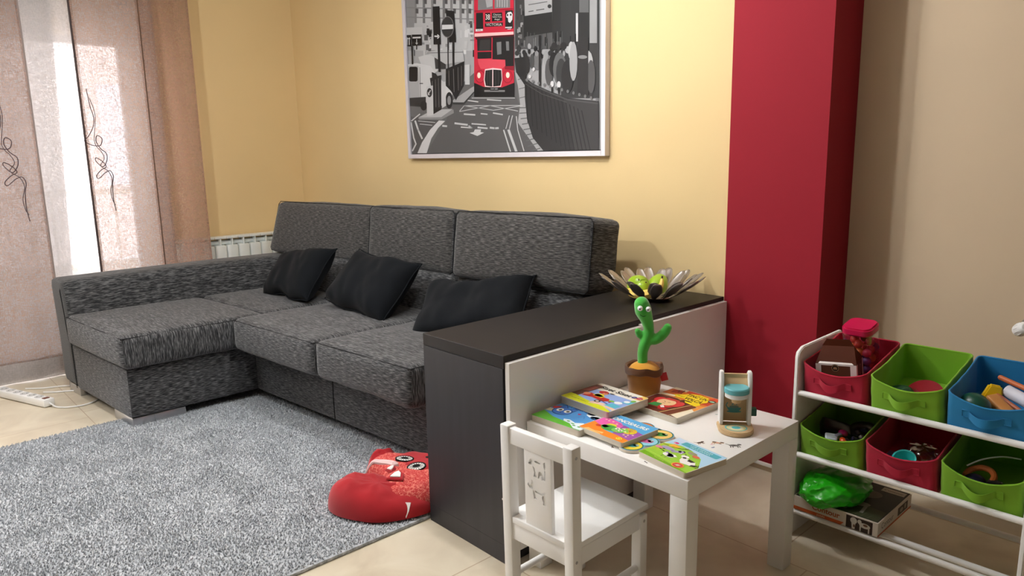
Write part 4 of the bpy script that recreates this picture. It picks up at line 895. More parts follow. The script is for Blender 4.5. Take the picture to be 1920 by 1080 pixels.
# ------------------------------------------------------------------ wooden toy coffee machine
WOOD = mat('pale_wood', (214,182,136), .5, var=.08, vscale=6, stretch=(1,1,8)); TEAL = mat('teal_paint', (104,184,192), .45); DG = mat('dark_green_paint', (50,108,92), .5)
cm = thing('toy_coffee_machine', 'wooden toy coffee machine with white sides and a round teal cap', 'toy', (.480, -.780, .4505), R(38))
pol = circ(0, -.014, .047, .047, 36, 0, 180, 360)+[(.047, .03), (-.047, .03)]
t = B(); prism(t, pol, 0, .012, None, .002); bs = obj('base', t, WOOD, cm)
art('base_print', [((96,182,186), circ(0, -.018, .030, .026, 28)), ((224,214,150), circ(0, -.018, .026, .022, 28)), ((236,232,200), circ(0, -.018, .020, .017, 28)), ((96,192,196), circ(0, -.018, .012, .010, 20))], bs, T=tr(0, 0, .012), step=6e-5)
for s in (-1, 1):
    t = B(); pr2 = [(.0, .0), (.05, 0), (.05, .139), (.034, .150), (.012, .150), (.0, .128)]
    T = tr(s*.0375-.0045, 0, .012) @ Matrix(((0,0,1,0),(1,0,0,0),(0,1,0,0),(0,0,0,1)))
    prism(t, pr2, 0, .009, T, .0015); obj('side_panel', t, CW, cm)
t = B(); box(t, -.033, .033, .034, .042, .012, .150); bp_ = obj('back_board', t, WOOD, cm)
t = B(); box(t, -.033, .033, -.001, .008, 0, .036, .001, tr(0, .016, .118) @ rotm(x=-42)); obj('top_board', t, WOOD, cm)
cup = [((88,158,160), [circ(0, .052, .019, .013, 20, 0, 180, 360), circ(0, .040, .020, .0035, 16)]), ((88,158,160), line([(-.018,.052),(-.022,.058),(-.018,.066)], .0025)), ((122,146,136), circ(0, .054, .013, .004)), ((96,150,148), line([(-.006,.060),(.002,.066),(-.002,.072),(.006,.078)], .003)+line([(.006,.060),(.012,.067),(.008,.072)], .0025))]
art('cup_print', cup, bp_, T=Matrix(((1,0,0,0),(0,0,-1,.034),(0,1,0,0),(0,0,0,1))), step=6e-5)
t = B(); lathe(t, [(.0305, .1085), (.0335, .110), (.0335, .122), (.031, .125), (0, .125)], 36, tr(0, -.004, 0)); obj('cap', t, TEAL, cm)
t = B(); lathe(t, [(0, .095), (.026, .095), (.031, .0975), (.031, .1085), (0, .1085)], 36, tr(0, -.004, 0)); obj('cap_ring', t, CW, cm)
t = B(); lathe(t, [(0, .078), (.010, .078), (.0125, .081), (.0125, .088), (.018, .0895), (.018, .095), (0, .095)], 24, tr(0, -.002, 0)); obj('spout', t, WOOD, cm)
t = B(); box(t, .042, .058, .012, .030, .036, .058, .002); obj('knob', t, DG, cm, label='dark green side knob')

# ------------------------------------------------------------------ plush cactus
PG = mat('green_plush', (66,182,58), .9, sheen=.6, bump=.2, bscale=200, var=.08, vscale=20)
OR_ = mat('ochre_plush', (172,112,36), .9, sheen=.4, bump=.15, bscale=200, var=.08, vscale=15); BN = mat('brown_plush', (104,64,34), .9, sheen=.3, bump=.15, bscale=200)
YP = mat('amber_plush', (226,158,44), .9, sheen=.4, bump=.15, bscale=200)
cx0 = thing('cactus_plush', 'green plush cactus with googly eyes in a soft ochre pot behind the books', 'plush toy', (.116, -.712, .4505), R(47))
t = B(); lathe(t, [(0, 0), (.044, 0), (.049, .004), (.053, .045), (.056, .080), (.052, .082)], 40); obj('pot', t, OR_, cx0)
t = B(); t2 = bmesh.new(); lathe(t2, [(.0555, .060), (.0605, .062), (.0615, .075), (.0585, .084), (.053, .080), (.050, .070), (.053, .062)], 48, cap=False)
for v in t2.verts:
    a = math.atan2(v.co.y, v.co.x); v.co.z += .012+.0028*math.sin(3*a+1)+.0015*math.sin(7*a); v.co.x *= 1+.03*math.sin(5*a); v.co.y *= 1+.03*math.sin(5*a)
merge(t, t2); obj('pot_rim', t, BN, cx0)
t = B(); ell(t, (0, 0, .074), (.051, .051, .034), 32); obj('soil_dome', t, YP, cx0)
def blobmesh(name, parts, m_, parent, vox=.0028):
    t = B()
    for p_ in parts: p_(t)
    o = obj(name, t, m_, parent); md = o.modifiers.new('r', 'REMESH'); md.mode = 'VOXEL'; md.voxel_size = vox; md.use_smooth_shade = True
    sm_ = o.modifiers.new('s', 'SMOOTH'); sm_.factor = .5; sm_.iterations = 6
    return o
def chain(pts, rads):
    def f(t):
        tube(t, pts, .01, 16, rads=rads, sub=5)
        for q, r_ in ((pts[0], rads[0]), (pts[-1], rads[-1])): ell(t, q, (r_, r_, r_), 16)
    return f
blobmesh('body', [chain([(-.005, 0, .09), (-.006, 0, .115), (-.006, 0, .14), (.001, 0, .165), (.010, 0, .190), (.012, 0, .215), (.004, -.006, .245), (-.008, -.012, .275), (-.014, -.014, .297)], [.0165, .016, .0165, .0185, .018, .0165, .020, .0265, .0235]),
    chain([(.008, -.002, .185), (.026, -.006, .178), (.045, -.008, .188), (.062, -.008, .205), (.070, -.008, .219)], [.013, .0155, .0165, .0155, .0135]), chain([(-.004, .006, .188), (-.016, .006, .196), (-.022, .004, .206)], [.013, .013, .010])], PG, cx0)
for (x, z) in ((-.022, .288), (.003, .285)):
    t = B(); ell(t, (x, -.036, z), (.0085, .0085, .0085), 20); e = obj('eye', t, mat('eye_white', (244,242,246), .25), cx0)
    t = B(); ell(t, (x-.002, -.0438, z-.0005), (.0026, .0012, .0026), 12); obj('pupil', t, mat('pupil_black', (18,12,20), .2), e)
t = B(); tube(t, [(-.022, -.0335, .268), (-.013, -.036, .262), (-.003, -.034, .264)], .0009, 5, sub=4); obj('smile', t, mat('dark_green_thread', (20,90,40), .8), cx0)
t = B(); box(t, -.011, .011, -.0015, .0015, -.026, 0, .0005, tr(.053, -.030, .078) @ rotm(z=-8, y=-16)); tg = obj('tag', t, mat('red_satin', (190,20,46), .4), cx0, label='red sewn tag')

# ------------------------------------------------------------------ petal bowl with fruit
bw = thing('petal_fruit_bowl', 'wide silver metal bowl of cut-out petals standing on the black cabinet top', 'bowl', (-.190, -.262, .6525))
SIL = mat('polished_petal_metal', (176,170,166), .32, metal=.85)
t = B(); lathe(t, [(0, 0), (.06, 0), (.062, .003), (.085, .014), (.083, .016), (.06, .006), (0, .004)], 48); obj('base_plate', t, SIL, bw)
def petal(a, L0, L1, w_, lift0, curl):
    t = bmesh.new(); n_ = 16; rows = []
    for i in range(n_+1):
        s = i/n_; wd = w_*(.22+.78*min(1, max(0, (s-.15)/.42))**1.3 if s < .62 else math.sqrt(max(.0025, 1-((s-.62)/.385)**2))); rr_ = L0+(L1-L0)*s; z = .006+lift0*s+curl*s*s; row = []
        for j in range(-4, 5): q = j/4; row.append(t.verts.new((rr_, q*wd, z+.012*q*q*wd/.03*s)))
        rows.append(row)
    for i in range(n_):
        for j in range(8): t.faces.new((rows[i][j], rows[i+1][j], rows[i+1][j+1], rows[i][j+1]))
    bmesh.ops.transform(t, matrix=rotm(z=a), verts=t.verts); return merge(B(), t)
rp = random.Random(4)
for k in range(14):
    o = obj('petal', petal(k*360/14+3, .06, .208+rp.uniform(-.010, .006), .0235, .040, .045), SIL, bw); sd = o.modifiers.new('t', 'SOLIDIFY'); sd.thickness = .0012
for k in range(11):
    o = obj('petal', petal(k*360/11+14, .05, .165+rp.uniform(-.01, .008), .022, .05, .035), SIL, bw); sd = o.modifiers.new('t', 'SOLIDIFY'); sd.thickness = .0012
GA = mat('green_fruit_skin', (156,190,46), .28, var=.18, vscale=12, spec=.6); YB = mat('banana_skin', (238,204,100), .5, var=.12, vscale=30); BT = mat('banana_tip', (70,48,30), .7)
def pear(lbl, loc, rot, s, name='green_apple', long=1.0):
    r_ = thing(name, lbl, name.split('_')[1], loc, 0); r_.rotation_euler = tuple(R(a) for a in rot)
    t = B(); lathe(t, [(0, -.034*s), (.014*s, -.0365*s), (.030*s, -.028*s), (.0385*s, -.006*s), (.036*s, .014*s), (.0285*s, .028*s*long), (.014*s, .036*s*long), (.004*s, .0335*s*long)], 32); obj('flesh', t, GA, r_)
    t = B(); tube(t, [(0, 0, .032*s*long), (.001, 0, .042*s*long), (.004, 0, .050*s*long)], .0018, 6, sub=3); obj('stem', t, BT, r_); return r_
pear('knobbly green pear lying at the left of the petal bowl', (-.238, -.292, .703), (70, 10, 60), 1.05, 'green_pear', 1.35)
pear('smaller green apple in the middle of the petal bowl', (-.200, -.312, .698), (20, -15, 0), .84)
pear('green pear at the back right of the petal bowl', (-.182, -.238, .703), (-60, 30, 30), 1.0, 'green_pear', 1.3)
def banana(lbl, pts):
    r_ = thing('banana', lbl, 'banana', pts[3]); o_ = Vector(pts[3]); P = [Vector(p)-o_ for p in pts]
    t = B(); tube(t, P, .015, 8, rads=[.005, .012, .0165, .018, .0165, .010, .005], sub=4); obj('peel', t, YB, r_)
    t = B(); tube(t, [P[-1], P[-1]+(P[-1]-P[-2])*.45], .0035, 6); obj('tip', t, BT, r_)
banana('ripe yellow banana with its dark tip sticking up in the petal bowl', [(-.245, -.345, .69), (-.222, -.352, .682), (-.195, -.352, .68), (-.160, -.340, .684), (-.130, -.322, .698), (-.118, -.305, .720), (-.122, -.295, .742)])
banana('second yellow banana lying under the green fruit in the petal bowl', [(-.27, -.30, .695), (-.255, -.318, .686), (-.235, -.33, .682), (-.21, -.33, .680), (-.18, -.325, .680), (-.158, -.31, .684), (-.145, -.30, .692)])

# ------------------------------------------------------------------ toy rack with fabric bins
RX0, RX1, RYF = .492, 1.092, -.432
rack = thing('toy_rack', 'white toy storage rack with round rods holding rows of fabric bins', 'rack', (RX0, RYF, 0))
pan = [(-.013, 0), (.30, 0), (.30, .60), (.285, .622), (.02, .618), (-.006, .606), (-.013, .59)]
for x in (-.012, RX1-RX0):
    t = B(); prism(t, pan, 0, .012, tr(x, 0, 0) @ Matrix(((0,0,1,0),(1,0,0,0),(0,1,0,0),(0,0,0,1))), .0025); obj('side_panel', t, WHITE, rack)
for (y, z) in ((0, .475), (.12, .466), (.25, .492), (0, .276), (.12, .267), (.25, .293), (0, .086), (.05, .082), (.285, .088)):
    t = B(); cyl(t, (0, y, z), (RX1-RX0, y, z), .0092, 18); obj('rod', t, WHITE, rack)
BG = fabricless = None
def binmat(name, c): return mat(name, c, .85, bump=.12, bscale=25, var=.06, vscale=6, sheen=.15)
GRN, PNK, BLU = binmat('lime_fabric', (124,176,30)), binmat('crimson_fabric', (186,16,54)), binmat('blue_fabric', (22,124,178))
BINS = {}
def fabric_bin(label, col, row, m_, h_=.114, sag=.019, handle=.012, seed=0):
    w_, d_ = .190, .262; z0 = (.4605, .2615)[row]; x0_ = RX0+.006+col*.1975
    M_ = tr(x0_, RYF+.018, z0) @ rotm(x=10.5)
    root = bpy.data.objects.new('fabric_bin', None); COL.objects.link(root); root.matrix_world = M_; tagp(root, label, 'storage bin', 'fabric bins on the toy rack')
    base = rrect(0, w_, 0, d_, .016, 5); pts = []
    for i, p in enumerate(base):       # densify
        q = base[(i+1) % len(base)]; L_ = math.dist(p, q); n_ = max(1, int(L_/.010))
        for k in range(n_): pts.append((p[0]+(q[0]-p[0])*k/n_, p[1]+(q[1]-p[1])*k/n_))
    def wall(x, y, lv, inset):
        cxm, cym = w_/2, d_/2; bulge = math.sin(PI*min(1, max(0, x/w_))); fr_ = max(0, 1-y/.02); bk_ = max(0, 1-(d_-y)/.02)
        side = math.sin(PI*min(1, max(0, y/d_))); sx = 1 if x > cxm else -1; sm_ = max(0, 1-min(x, w_-x)/.02)
        X = x-inset*(1 if x > cxm else -1)*(1 if sm_ > 0 else 0); Y = y+inset*fr_-inset*bk_
        Y -= fr_*bulge*.012*(.3+.7*lv)
        X += sx*sm_*side*(-.003)*lv+.0016*noise.noise(Vector((y*22+seed, lv*3, x)))
        Y += .0022*fr_*noise.noise(Vector((x*28+seed, lv*4, 1)))
        z = lv*h_-(sag*bulge*fr_+.004*side*sm_)*lv
        return (X, Y, z)
    t = bmesh.new(); NL = 8; out = [[t.verts.new(wall(x, y, k/NL, 0)) for x, y in pts] for k in range(NL+1)]
    inn = [[t.verts.new((lambda p: (p[0], p[1], max(p[2], .003)))(wall(x, y, k/NL, .0035))) for x, y in pts] for k in range(NL, -1, -1)]
    allr = out+inn; m2 = len(pts)
    for a, b_ in zip(allr, allr[1:]):
        for k in range(m2): t.faces.new((a[k], a[(k+1) % m2], b_[(k+1) % m2], b_[k]))
    t.faces.new(allr[0][::-1]); t.faces.new(allr[-1])
    obj('bin_body', merge(B(), t), m_, root)
    t = B(); tube(t, [(lambda p: (p[0], p[1], p[2]))(wall(x, y, 1, .0017)) for x, y in pts], .0026, 8, closed=True); obj('rim_binding', t, m_, root)
    # strap handle with stitched ends
    t = bmesh.new(); nn_ = 28; prev = None; xa, xb = .040, .150
    for i in range(nn_+1):
        s = i/nn_; x = xa+(xb-xa)*s; base_y = wall(x, 0, .55, 0)[1]; b1 = math.sin(PI*min(1, max(0, (s-.16)/.68)))
        y = base_y-.0016-handle*b1**.8; z = h_*.60-.010*b1+.002*math.sin(s*9+seed); dz = .010
        a = [t.verts.new((x, y, z+dz)), t.verts.new((x, y-.0012, z+dz)), t.verts.new((x, y-.0012-.002*b1, z-dz-.004*b1)), t.verts.new((x, y, z-dz-.004*b1))]
        if prev:
            for k in range(4): t.faces.new((prev[k], a[k], a[(k+1) % 4], prev[(k+1) % 4]))
        prev = a
    obj('handle', merge(B(), t), m_, root)
    for (a, b_) in ((xa, xa+.018), (xb-.018, xb)):
        t = B(); yy = wall((a+b_)/2, 0, .55, 0)[1]-.0035; tube(t, [(a, yy+.0008, h_*.60-.009), (b_, yy, h_*.60-.009), (b_, yy, h_*.60+.009), (a, yy+.0008, h_*.60+.009)], .0009, 5, closed=True); obj('stitching', t, m_, root)
    BINS[(row, col)] = M_; return root
fabric_bin('crimson fabric bin on the top row, holding the gabled brown box', 0, 0, PNK, seed=1)
fabric_bin('lime green fabric bin in the middle of the top row, nearly empty', 1, 0, GRN, seed=2, handle=.018)
fabric_bin('blue fabric bin at the right of the top row, full of wooden toys', 2, 0, BLU, seed=3, handle=.016)
fabric_bin('lime green fabric bin at the left of the second row, under the crimson one', 0, 1, GRN, seed=4)
fabric_bin('crimson fabric bin in the middle of the second row', 1, 1, PNK, seed=5)
fabric_bin('lime green fabric bin at the right of the second row, under the blue one', 2, 1, GRN, seed=6, handle=.018, sag=.022)
def inbin(row, col, x, y, z, rx=0, ry=0, rz=0): return BINS[(row, col)] @ tr(x, y, z) @ rotm(z=rz) @ rotm(x=rx, y=ry)
def loose(name, label, cat, bm, m_, M_, group=None):
    o = obj(name, bm, m_); o.matrix_world = M_; return tagp(o, label, cat, group)
def lroot(name, label, cat, M_):
    o = bpy.data.objects.new(name, None); COL.objects.link(o); o.matrix_world = M_; return tagp(o, label, cat)
# gabled cardboard box
gb = lroot('gable_gift_box', 'brown and white cardboard gable box in the crimson top bin', 'box', inbin(0, 0, .078, .082, .045, -6, -3, 12))
a_, b2_, hh = .058, .044, .058
t = B(); box(t, -a_, a_, -b2_, b2_, -.03, hh, .001); bd = obj('box_body', t, mat('white_card', (232,226,222), .45), gb, False)
pan2 = lambda s: [((92,56,40), [(-.042, .004), (.040, .004), (.040, .036), (-.042, .036)]), ((40,28,24), circ(-.002, .028, .011, .011, 20)), ((200,160,110), circ(-.002, .028, .0095, .0095, 20)), ((40,28,24), circ(-.002, .028, .0085, .0085, 20)), ((222,190,140), T_('LOTUS', .006, -.002, .028, 0, 1))]
pan2 = lambda s: [((92,56,40), [(-.042, .010), (.040, .010), (.040, .054), (-.042, .054)]), ((40,28,24), circ(-.002, .046, .012, .012, 20)), ((206,170,120), line(circ(-.002, .046, .010, .010, 20)+[(.008, .046)], .0009)), ((222,190,140), line([(-.006, .048), (.002, .048)], .0018)+line([(-.007, .044), (.003, .044)], .0018))]
art('front_print', pan2(1), bd, T=Matrix(((1,0,0,0),(0,0,-1,-b2_),(0,1,0,0),(0,0,0,1))), step=6e-5)
art('side_print', [((60,36,28), [(-.030, .0), (.030, .0), (.030, .058), (-.030, .058)]), ((206,180,150), circ(0, .034, .012, .016, 20)), ((60,36,28), circ(0, .034, .010, .014, 20))], bd, T=Matrix(((0,0,1,a_),(1,0,0,0),(0,1,0,0),(0,0,0,1))), step=6e-5)
BC = mat('glossy_brown_card', (80,38,22), .6, spec=.1, var=.1, vscale=4)
t = bmesh.new(); V = [t.verts.new(p) for p in ((-a_, -b2_, hh), (a_, -b2_, hh), (a_, b2_, hh), (-a_, b2_, hh), (-a_+.014, 0, hh+.046), (a_-.014, 0, hh+.046))]
for f in ((0, 1, 5, 4), (2, 3, 4, 5), (1, 2, 5), (3, 0, 4)): t.faces.new([V[i] for i in f])
o = obj('gable_roof', merge(B(), t), BC, gb, False)
t = B(); prism(t, [(-a_+.012, 0), (a_-.012, 0), (a_-.026, .022), (-a_+.026, .022)], -.001, .001, tr(0, 0, hh+.044) @ rotm(x=90)); obj('carry_handle', t, BC, gb, False)
art('roof_trim', [((240,232,226), [(-.05, 0), (.05, 0), (.044, .006), (-.046, .007)])], gb, T=tr(0, -b2_+.0005, hh+.0008) @ rotm(x=46), step=3e-4)
# jar with pink lid
jr = lroot('jar_of_balls', 'clear square jar with a pink lid full of coloured balls behind the gable box', 'jar', inbin(0, 0, .098, .190, .032, 2, 0, 0))
gm2, N, L, b = nodes('clear_plastic'); N.remove(b); ta = N.new('ShaderNodeBsdfTransparent'); ta.inputs[0].default_value = (.93, .93, .93, 1); gl = N.new('ShaderNodeBsdfGlossy'); gl.inputs['Roughness'].default_value = .08; lw = N.new('ShaderNodeLayerWeight'); lw.inputs[0].default_value = .35
mx = N.new('ShaderNodeMixShader'); L.new(lw.outputs['Facing'], mx.inputs[0]); L.new(ta.outputs[0], mx.inputs[1]); L.new(gl.outputs[0], mx.inputs[2]); L.new(mx.outputs[0], N['Material Output'].inputs[0]); CLR = gm2
t = B(); prism(t, rrect(-.043, .043, -.043, .043, .02, 6), 0, .135, None, .003); obj('jar_body', t, CLR, jr)
t = B(); prism(t, rrect(-.045, .045, -.045, .045, .026, 7), .132, .158, None, .005); obj('lid', t, mat('pink_plastic', (206,22,78), .4), jr)
rb = random.Random(9); bc = [(214,70,60), (226,120,60), (110,70,140), (190,40,60), (120,130,70), (90,60,130), (200,60,90)]
for k, (x, y, z) in enumerate([(x, y, z) for z in (.018, .046, .074, .1) for x in (-.022, .005, .028) for y in (-.024, .004, .026)]):
    if z > .09 and k % 2: continue
    t = B(); ell(t, (0, 0, 0), (.0135, .0135, .0135), 14); c_ = bc[rb.randrange(7)]
    o = obj('plastic_ball', t, mat('ball_%d_%d_%d' % c_, c_, .4)); o.matrix_world = jr.matrix_world @ tr(x+rb.uniform(-.003, .003), y, z); tagp(o, 'small coloured ball inside the pink-lidded jar', 'ball', 'balls in the pink-lidded jar')
# things in the middle green bin
t = B(); lathe(t, [(0, 0), (.040, 0), (.052, .004), (.053, .006), (.040, .003), (0, .003)], 36); loose('red_dish', 'shiny red toy dish leaning in the middle green bin', 'toy', t, mat('red_gloss', (140,8,22), .5, spec=.1), inbin(0, 1, .110, .105, .030, 34, 0, -8))
t = B(); lathe(t, [(0, 0), (.02, .003), (.034, .012), (.033, .013), (.02, .005), (0, .003)], 28); loose('clear_saucer', 'small clear plastic saucer beside the red dish', 'toy', t, CLR, inbin(0, 1, .085, .065, .03, 30, 10, 0))
t = B(); ell(t, (0, 0, 0), (.035, .028, .02), 20); loose('dark_green_toy', 'dark green toy vegetable at the left of the middle green bin', 'toy', t, mat('deep_green_plastic', (20,84,50), .35), inbin(0, 1, .05, .10, .03, 10, 0, 20))
t = B(); cushion(t, -.014, .014, -.01, .01, 0, .02, .005, 4); loose('orange_block', 'little orange toy piece by the right wall of the middle green bin', 'toy', t, mat('orange_plastic', (230,140,30), .4), inbin(0, 1, .155, .10, .012, 0, 0, 30))
t = B(); cushion(t, -.018, .018, -.01, .01, 0, .012, .005, 4); loose('amber_block', 'flat amber toy piece under the edge of the red dish', 'toy', t, mat('amber_plastic', (232,110,30), .3), inbin(0, 1, .118, .06, .03, 20, 0, 10))
# blue bin
t = bmesh.new(); ell_ = B(); ell(ell_, (0, 0, 0), (.040, .034, .034), 28); loose('green_dome_toy', 'dark green rounded toy at the front left of the blue bin', 'toy', ell_, mat('deep_green_paint', (8,74,56), .32), inbin(0, 2, .052, .058, .060, 0, 10, -20))
t = B(); prism(t, [(-.020, -.022), (.014, -.026), (.026, .0), (.016, .026), (-.012, .022)], 0, .024, None, .004); loose('yellow_wedge', 'yellow toy cheese wedge at the back left of the blue bin', 'toy', t, mat('toy_yellow', (244,204,20), .35), inbin(0, 2, .062, .150, .062, 70, 20, 20))
t = B(); cyl(t, (-.045, 0, 0), (.045, 0, 0), .017, 24); loose('white_cylinder_toy', 'white cylinder lying across the blue bin', 'toy', t, mat('matt_white', (226,226,238), .5), inbin(0, 2, .138, .145, .062, 0, 10, -22))
t = B(); cyl(t, (-.06, 0, 0), (.06, 0, 0), .007, 14); ell(t, (-.06, 0, 0), (.007, .007, .007), 12); loose('orange_stick', 'orange wooden stick behind the white cylinder', 'toy', t, mat('orange_wood', (206,110,62), .4), inbin(0, 2, .130, .178, .080, 0, 8, -18))
WD = mat('toy_wood_tan', (196,132,70), .5, var=.1, vscale=10)
t = B(); cushion(t, -.05, .05, -.016, .016, -.01, .012, .005, 5); loose('wooden_block_toy', 'tan wooden bar in front of the white cylinder', 'toy', t, WD, inbin(0, 2, .110, .085, .052, 0, 16, -38))
t = B(); cyl(t, (-.04, 0, 0), (.04, 0, 0), .006, 12); loose('wooden_stick', 'thin wooden stick between the tan bar and the white cylinder', 'toy', t, mat('toy_wood_red', (168,92,58), .5), inbin(0, 2, .115, .115, .058, 0, 10, -32))
t = B(); cushion(t, -.018, .018, -.012, .012, -.008, .008, .004, 4); loose('pale_wooden_cube', 'pale yellow wooden piece at the front rim of the blue bin', 'toy', t, mat('pale_yellow_wood', (240,208,120), .5), inbin(0, 2, .142, .045, .062, 10, 0, 25))
t = B(); cushion(t, -.014, .014, -.02, .02, -.01, .01, .004, 4); loose('brown_toy_block', 'dark brown wooden piece deep in the blue bin', 'toy', t, mat('toy_brown', (92,48,30), .5), inbin(0, 2, .085, .125, .045, 0, 0, 30))
# lower left green bin
def small(name, lbl, m_, M_, sz, kind='b'):
    t = B()
    if kind == 'b': cushion(t, -sz[0], sz[0], -sz[1], sz[1], -sz[2], sz[2], min(sz)*.5, 4)
    else: ell(t, (0, 0, 0), sz, 14)
    loose(name, lbl, 'toy', t, m_, M_)
BKM = mat('black_plastic', (16,15,17), .3)
small('black_toy', 'black plastic toy at the left of the lower green bin', BKM, inbin(1, 0, .06, .12, .055, 10, 20, 30), (.045, .03, .018))
small('black_toy', 'dark rounded toy at the back of the lower left green bin', BKM, inbin(1, 0, .125, .17, .045, 0, 0, 0), (.045, .05, .022), 'e')
small('white_toy', 'white plastic toy at the front of the lower green bin', mat('white_plastic', (214,224,232), .3), inbin(1, 0, .080, .045, .070, 15, 10, 30), (.017, .014, .007))
small('magenta_toy', 'magenta toy piece in the lower left green bin', mat('magenta_plastic', (176,30,100), .25), inbin(1, 0, .100, .085, .072, 0, 20, 30), (.015, .012, .010), 'e')
small('orange_toy', 'bright orange toy piece in the lower left green bin', mat('orange_red_plastic', (238,84,30), .3), inbin(1, 0, .118, .045, .070, 0, 20, -30), (.014, .010, .009), 'e')
for k in range(5): small('dark_toy_piece', 'tiny dark toy part among the pieces in the lower left green bin' , mat('dark_piece_%d' % (k % 3), ((60,40,50), (40,36,60), (90,80,80))[k % 3], .2), inbin(1, 0, .13+.012*(k % 3), .05+.022*k, .068, 20*k, 30, 40*k), (.012, .007, .006)); bpy.context.scene.collection.objects[-1]['group'] = 'small dark pieces in the lower green bin'
small('grey_toy_piece', 'small silver-grey toy piece beside the magenta one', mat('grey_plastic', (130,126,140), .2), inbin(1, 0, .095, .062, .072, 0, 0, 70), (.011, .007, .007))
# lower middle crimson bin
t = B(); lathe(t, [(0, 0), (.022, 0), (.028, .03), (.031, .034), (.027, .033), (.020, .003), (0, .003)], 32); loose('teal_cup', 'teal toy cup in the crimson bin of the second row', 'cup', t, mat('teal_plastic', (60,200,196), .35), inbin(1, 1, .098, .040, .048, 22, 0, 0))
t = B(); ell(t, (0, 0, 0), (.055, .06, .032), 32, f=lambda v: v*(1+.22*noise.noise(v*3.1)+.1*noise.noise(v*8))); loose('clear_plastic_bag', 'crumpled clear plastic bag behind the teal cup', 'bag', t, CLR, inbin(1, 1, .115, .12, .045))
small('purple_toy', 'dull purple toy piece left of the teal cup', mat('dull_purple', (90,60,96), .4), inbin(1, 1, .06, .07, .045), (.024, .018, .012))
# lower right green bin
t = B(); tube(t, [(.034*math.cos(a), .034*math.sin(a), 0) for a in [k*PI/10 for k in range(13)]], .008, 10, sub=2); loose('orange_ring_toy', 'orange curved toy in the lower right green bin', 'toy', t, mat('dull_orange', (190,100,40), .5), inbin(1, 2, .075, .075, .055, 20, 0, -30))
t = B(); ell(t, (0, 0, 0), (.028, .024, .02), 18); loose('navy_ball_toy', 'dark navy toy inside the orange curve', 'toy', t, mat('navy_plastic', (24,22,50), .4), inbin(1, 2, .068, .062, .045))
t = B(); tube(t, [(-.05, -.03, 0), (-.02, 0, .014), (.02, .025, .022), (.06, .035, .022)], .0022, 6, sub=5); loose('white_strap', 'thin white strap curving across the lower right green bin', 'strap', t, WHITE, inbin(1, 2, .09, .12, .070))
small('black_toy', 'small black toy at the right of the orange curved toy', BKM, inbin(1, 2, .115, .055, .052), (.018, .016, .012))

# puzzle box on the lowest rods
pz = thing('puzzle_box', 'farm-animal puzzle box with Contour on its side lying on the lowest rods', 'box', (.626, -.308, .0975), 0)
PB = mat('puzzle_card', (216,206,192), .4); a_, b2_, hh = .127, .132, .044
t = B(); box(t, -a_, a_, -b2_, b2_, 0, hh, .001); bd = obj('box_body', t, PB, pz, False)
TF = Matrix(((1,0,0,0),(0,0,-1,-b2_),(0,1,0,0),(0,0,0,1)))
art('front_print', [((196,92,44), [(-a_, .0), (.02, 0), (.03, .011), (-a_, .011)]), ((60,46,38), [(.036, .001), (.112, .001), (.112, .040), (.036, .040)]), ((176,90,48), T_('Contour', .024, -.026, .026, 0, 1, .0006)), ((236,210,180), T_('puzzle', .010, -.04, .006, 0, 1)), ((200,194,180), [circ(.058, .028, .010, .010, 12), [(.052, .020), (.064, .020), (.062, .002), (.054, .002)], circ(.090, .022, .016, .008, 12), circ(.075, .030, .006, .007, 10), [(.076, .018), (.080, .018), (.080, .002), (.076, .002)], [(.100, .018), (.104, .018), (.104, .002), (.100, .002)]]), ((110,80,60), [circ(.092, .024, .007, .004, 8), circ(.060, .012, .003, .005, 8)])], bd, T=TF, step=6e-5)
art('top_print', [((44,44,36), rrect(-a_+.003, a_-.003, -b2_+.004, b2_-.003, .002)), ((62,66,44), [[(-.1, -.125), (.12, -.125), (.12, -.05), (-.1, -.03)]]), ((84,84,62), sum([line([(-.09+.018*k, -.12), (-.084+.018*k, -.09-.01*(k % 3))], .003) for k in range(11)], [])), ((112,104,92), [circ(.03, .04, .042, .03, 16, 20), circ(-.01, .075, .02, .016, 12), circ(-.03, .1, .01, .02, 10, 30), [(.0, .03), (.012, .03), (.0, -.03), (-.014, -.03)]]), ((150,144,132), [circ(.035, -.045, .035, .016, 16, 15), [(.005, -.04), (.015, -.045), (-.02, -.09), (-.028, -.086)], [(.02, -.055), (.03, -.055), (.022, -.105), (.012, -.105)], [(.055, -.05), (.065, -.045), (.07, -.1), (.06, -.1)], circ(-.005, -.05, .012, .01, 10)]), ((190,184,170), [[(.05, .09), (.118, .09), (.118, .12), (.05, .12)]]), ((50,40,36), T_('Contour', .018, .084, .104, 0, .9))], bd, T=tr(0, 0, hh), step=6e-5)
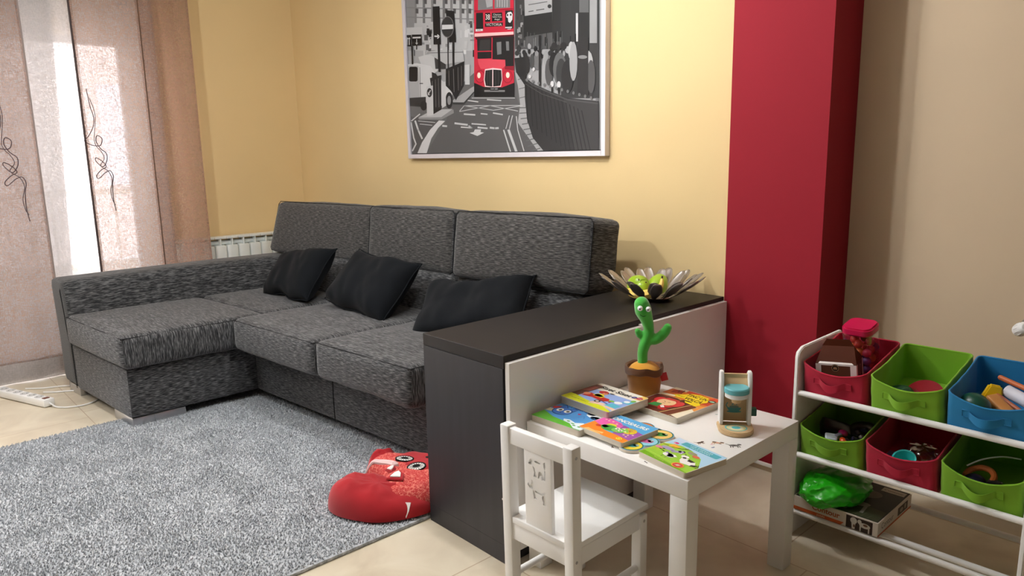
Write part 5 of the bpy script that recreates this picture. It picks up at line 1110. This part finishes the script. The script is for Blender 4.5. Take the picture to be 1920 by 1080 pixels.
art('side_print', [((60,50,44), T_('Contour', .026, -.06, .024, 0, 1)), ((196,92,44), [(-b2_, 0), (b2_, 0), (b2_, .006), (-b2_, .006)]), ((70,60,54), [[(.02, .010), (.10, .010), (.10, .036), (.02, .036)]]), ((170,160,146), [circ(.05, .022, .014, .007, 10), circ(.08, .024, .008, .009, 10)])], bd, T=Matrix(((0,0,1,a_),(1,0,0,0),(0,1,0,0),(0,0,0,1))), step=6e-5)
# green plastic bag on the puzzle box
GBM = mat('green_plastic_film', (40,190,24), .28, var=.12, vscale=10, spec=.6)
t = B(); t2 = bmesh.new(); bmesh.ops.create_icosphere(t2, subdivisions=5, radius=1)
for v in t2.verts:
    d = v.co.copy(); n_ = abs(noise.noise(d*2.2+Vector((3,1,0))))*.5+abs(noise.noise(d*5.1))*.2
    s = 1.12-.45*n_
    v.co = Vector((d.x*.086*s, d.y*.135*s, max(-.0285, d.z*.046*s*(1-.25*d.y))))
merge(t, t2); loose('green_plastic_bag', 'crumpled bright green plastic bag resting on the puzzle box', 'bag', t, GBM, tr(.588, -.345, .1705) @ rotm(z=-6))

# radiator valve on the beige wall side
vr = thing('radiator_valve', 'white thermostatic radiator valve in front of the beige wall, right picture edge', 'valve', (.935, .10, .655), 0)
t = B(); lathe(t, [(0, -.03), (.014, -.03), (.019, -.026), (.0205, -.018), (.0195, .012), (.0165, .022), (.012, .026), (0, .026)], 36, rotm(x=65, z=35)); kb = obj('knob', t, CW, vr)
for k in range(12): t = B(); a = k*PI/6; T = rotm(x=65, z=35); cyl(t, T @ Vector((.0205*math.cos(a), .0205*math.sin(a), -.012)), T @ Vector((.0198*math.cos(a), .0198*math.sin(a), .010)), .0012, 6); obj('grip_rib', t, CW, vr)
art('scale_print', [((40,38,38), T_('3 2 1', .010, 0, 0, 0, 1, .0004))], vr, T=rotm(z=35) @ rotm(x=65) @ tr(0, 0, 0) @ tr(0, -.0212, -.004) @ rotm(x=90), step=2e-4)
t = B(); tube(t, [(.0, .012, .018), (.004, .03, .03), (.006, .074, .035)], .007, 12, sub=4); obj('pipe', t, CHROME, vr)
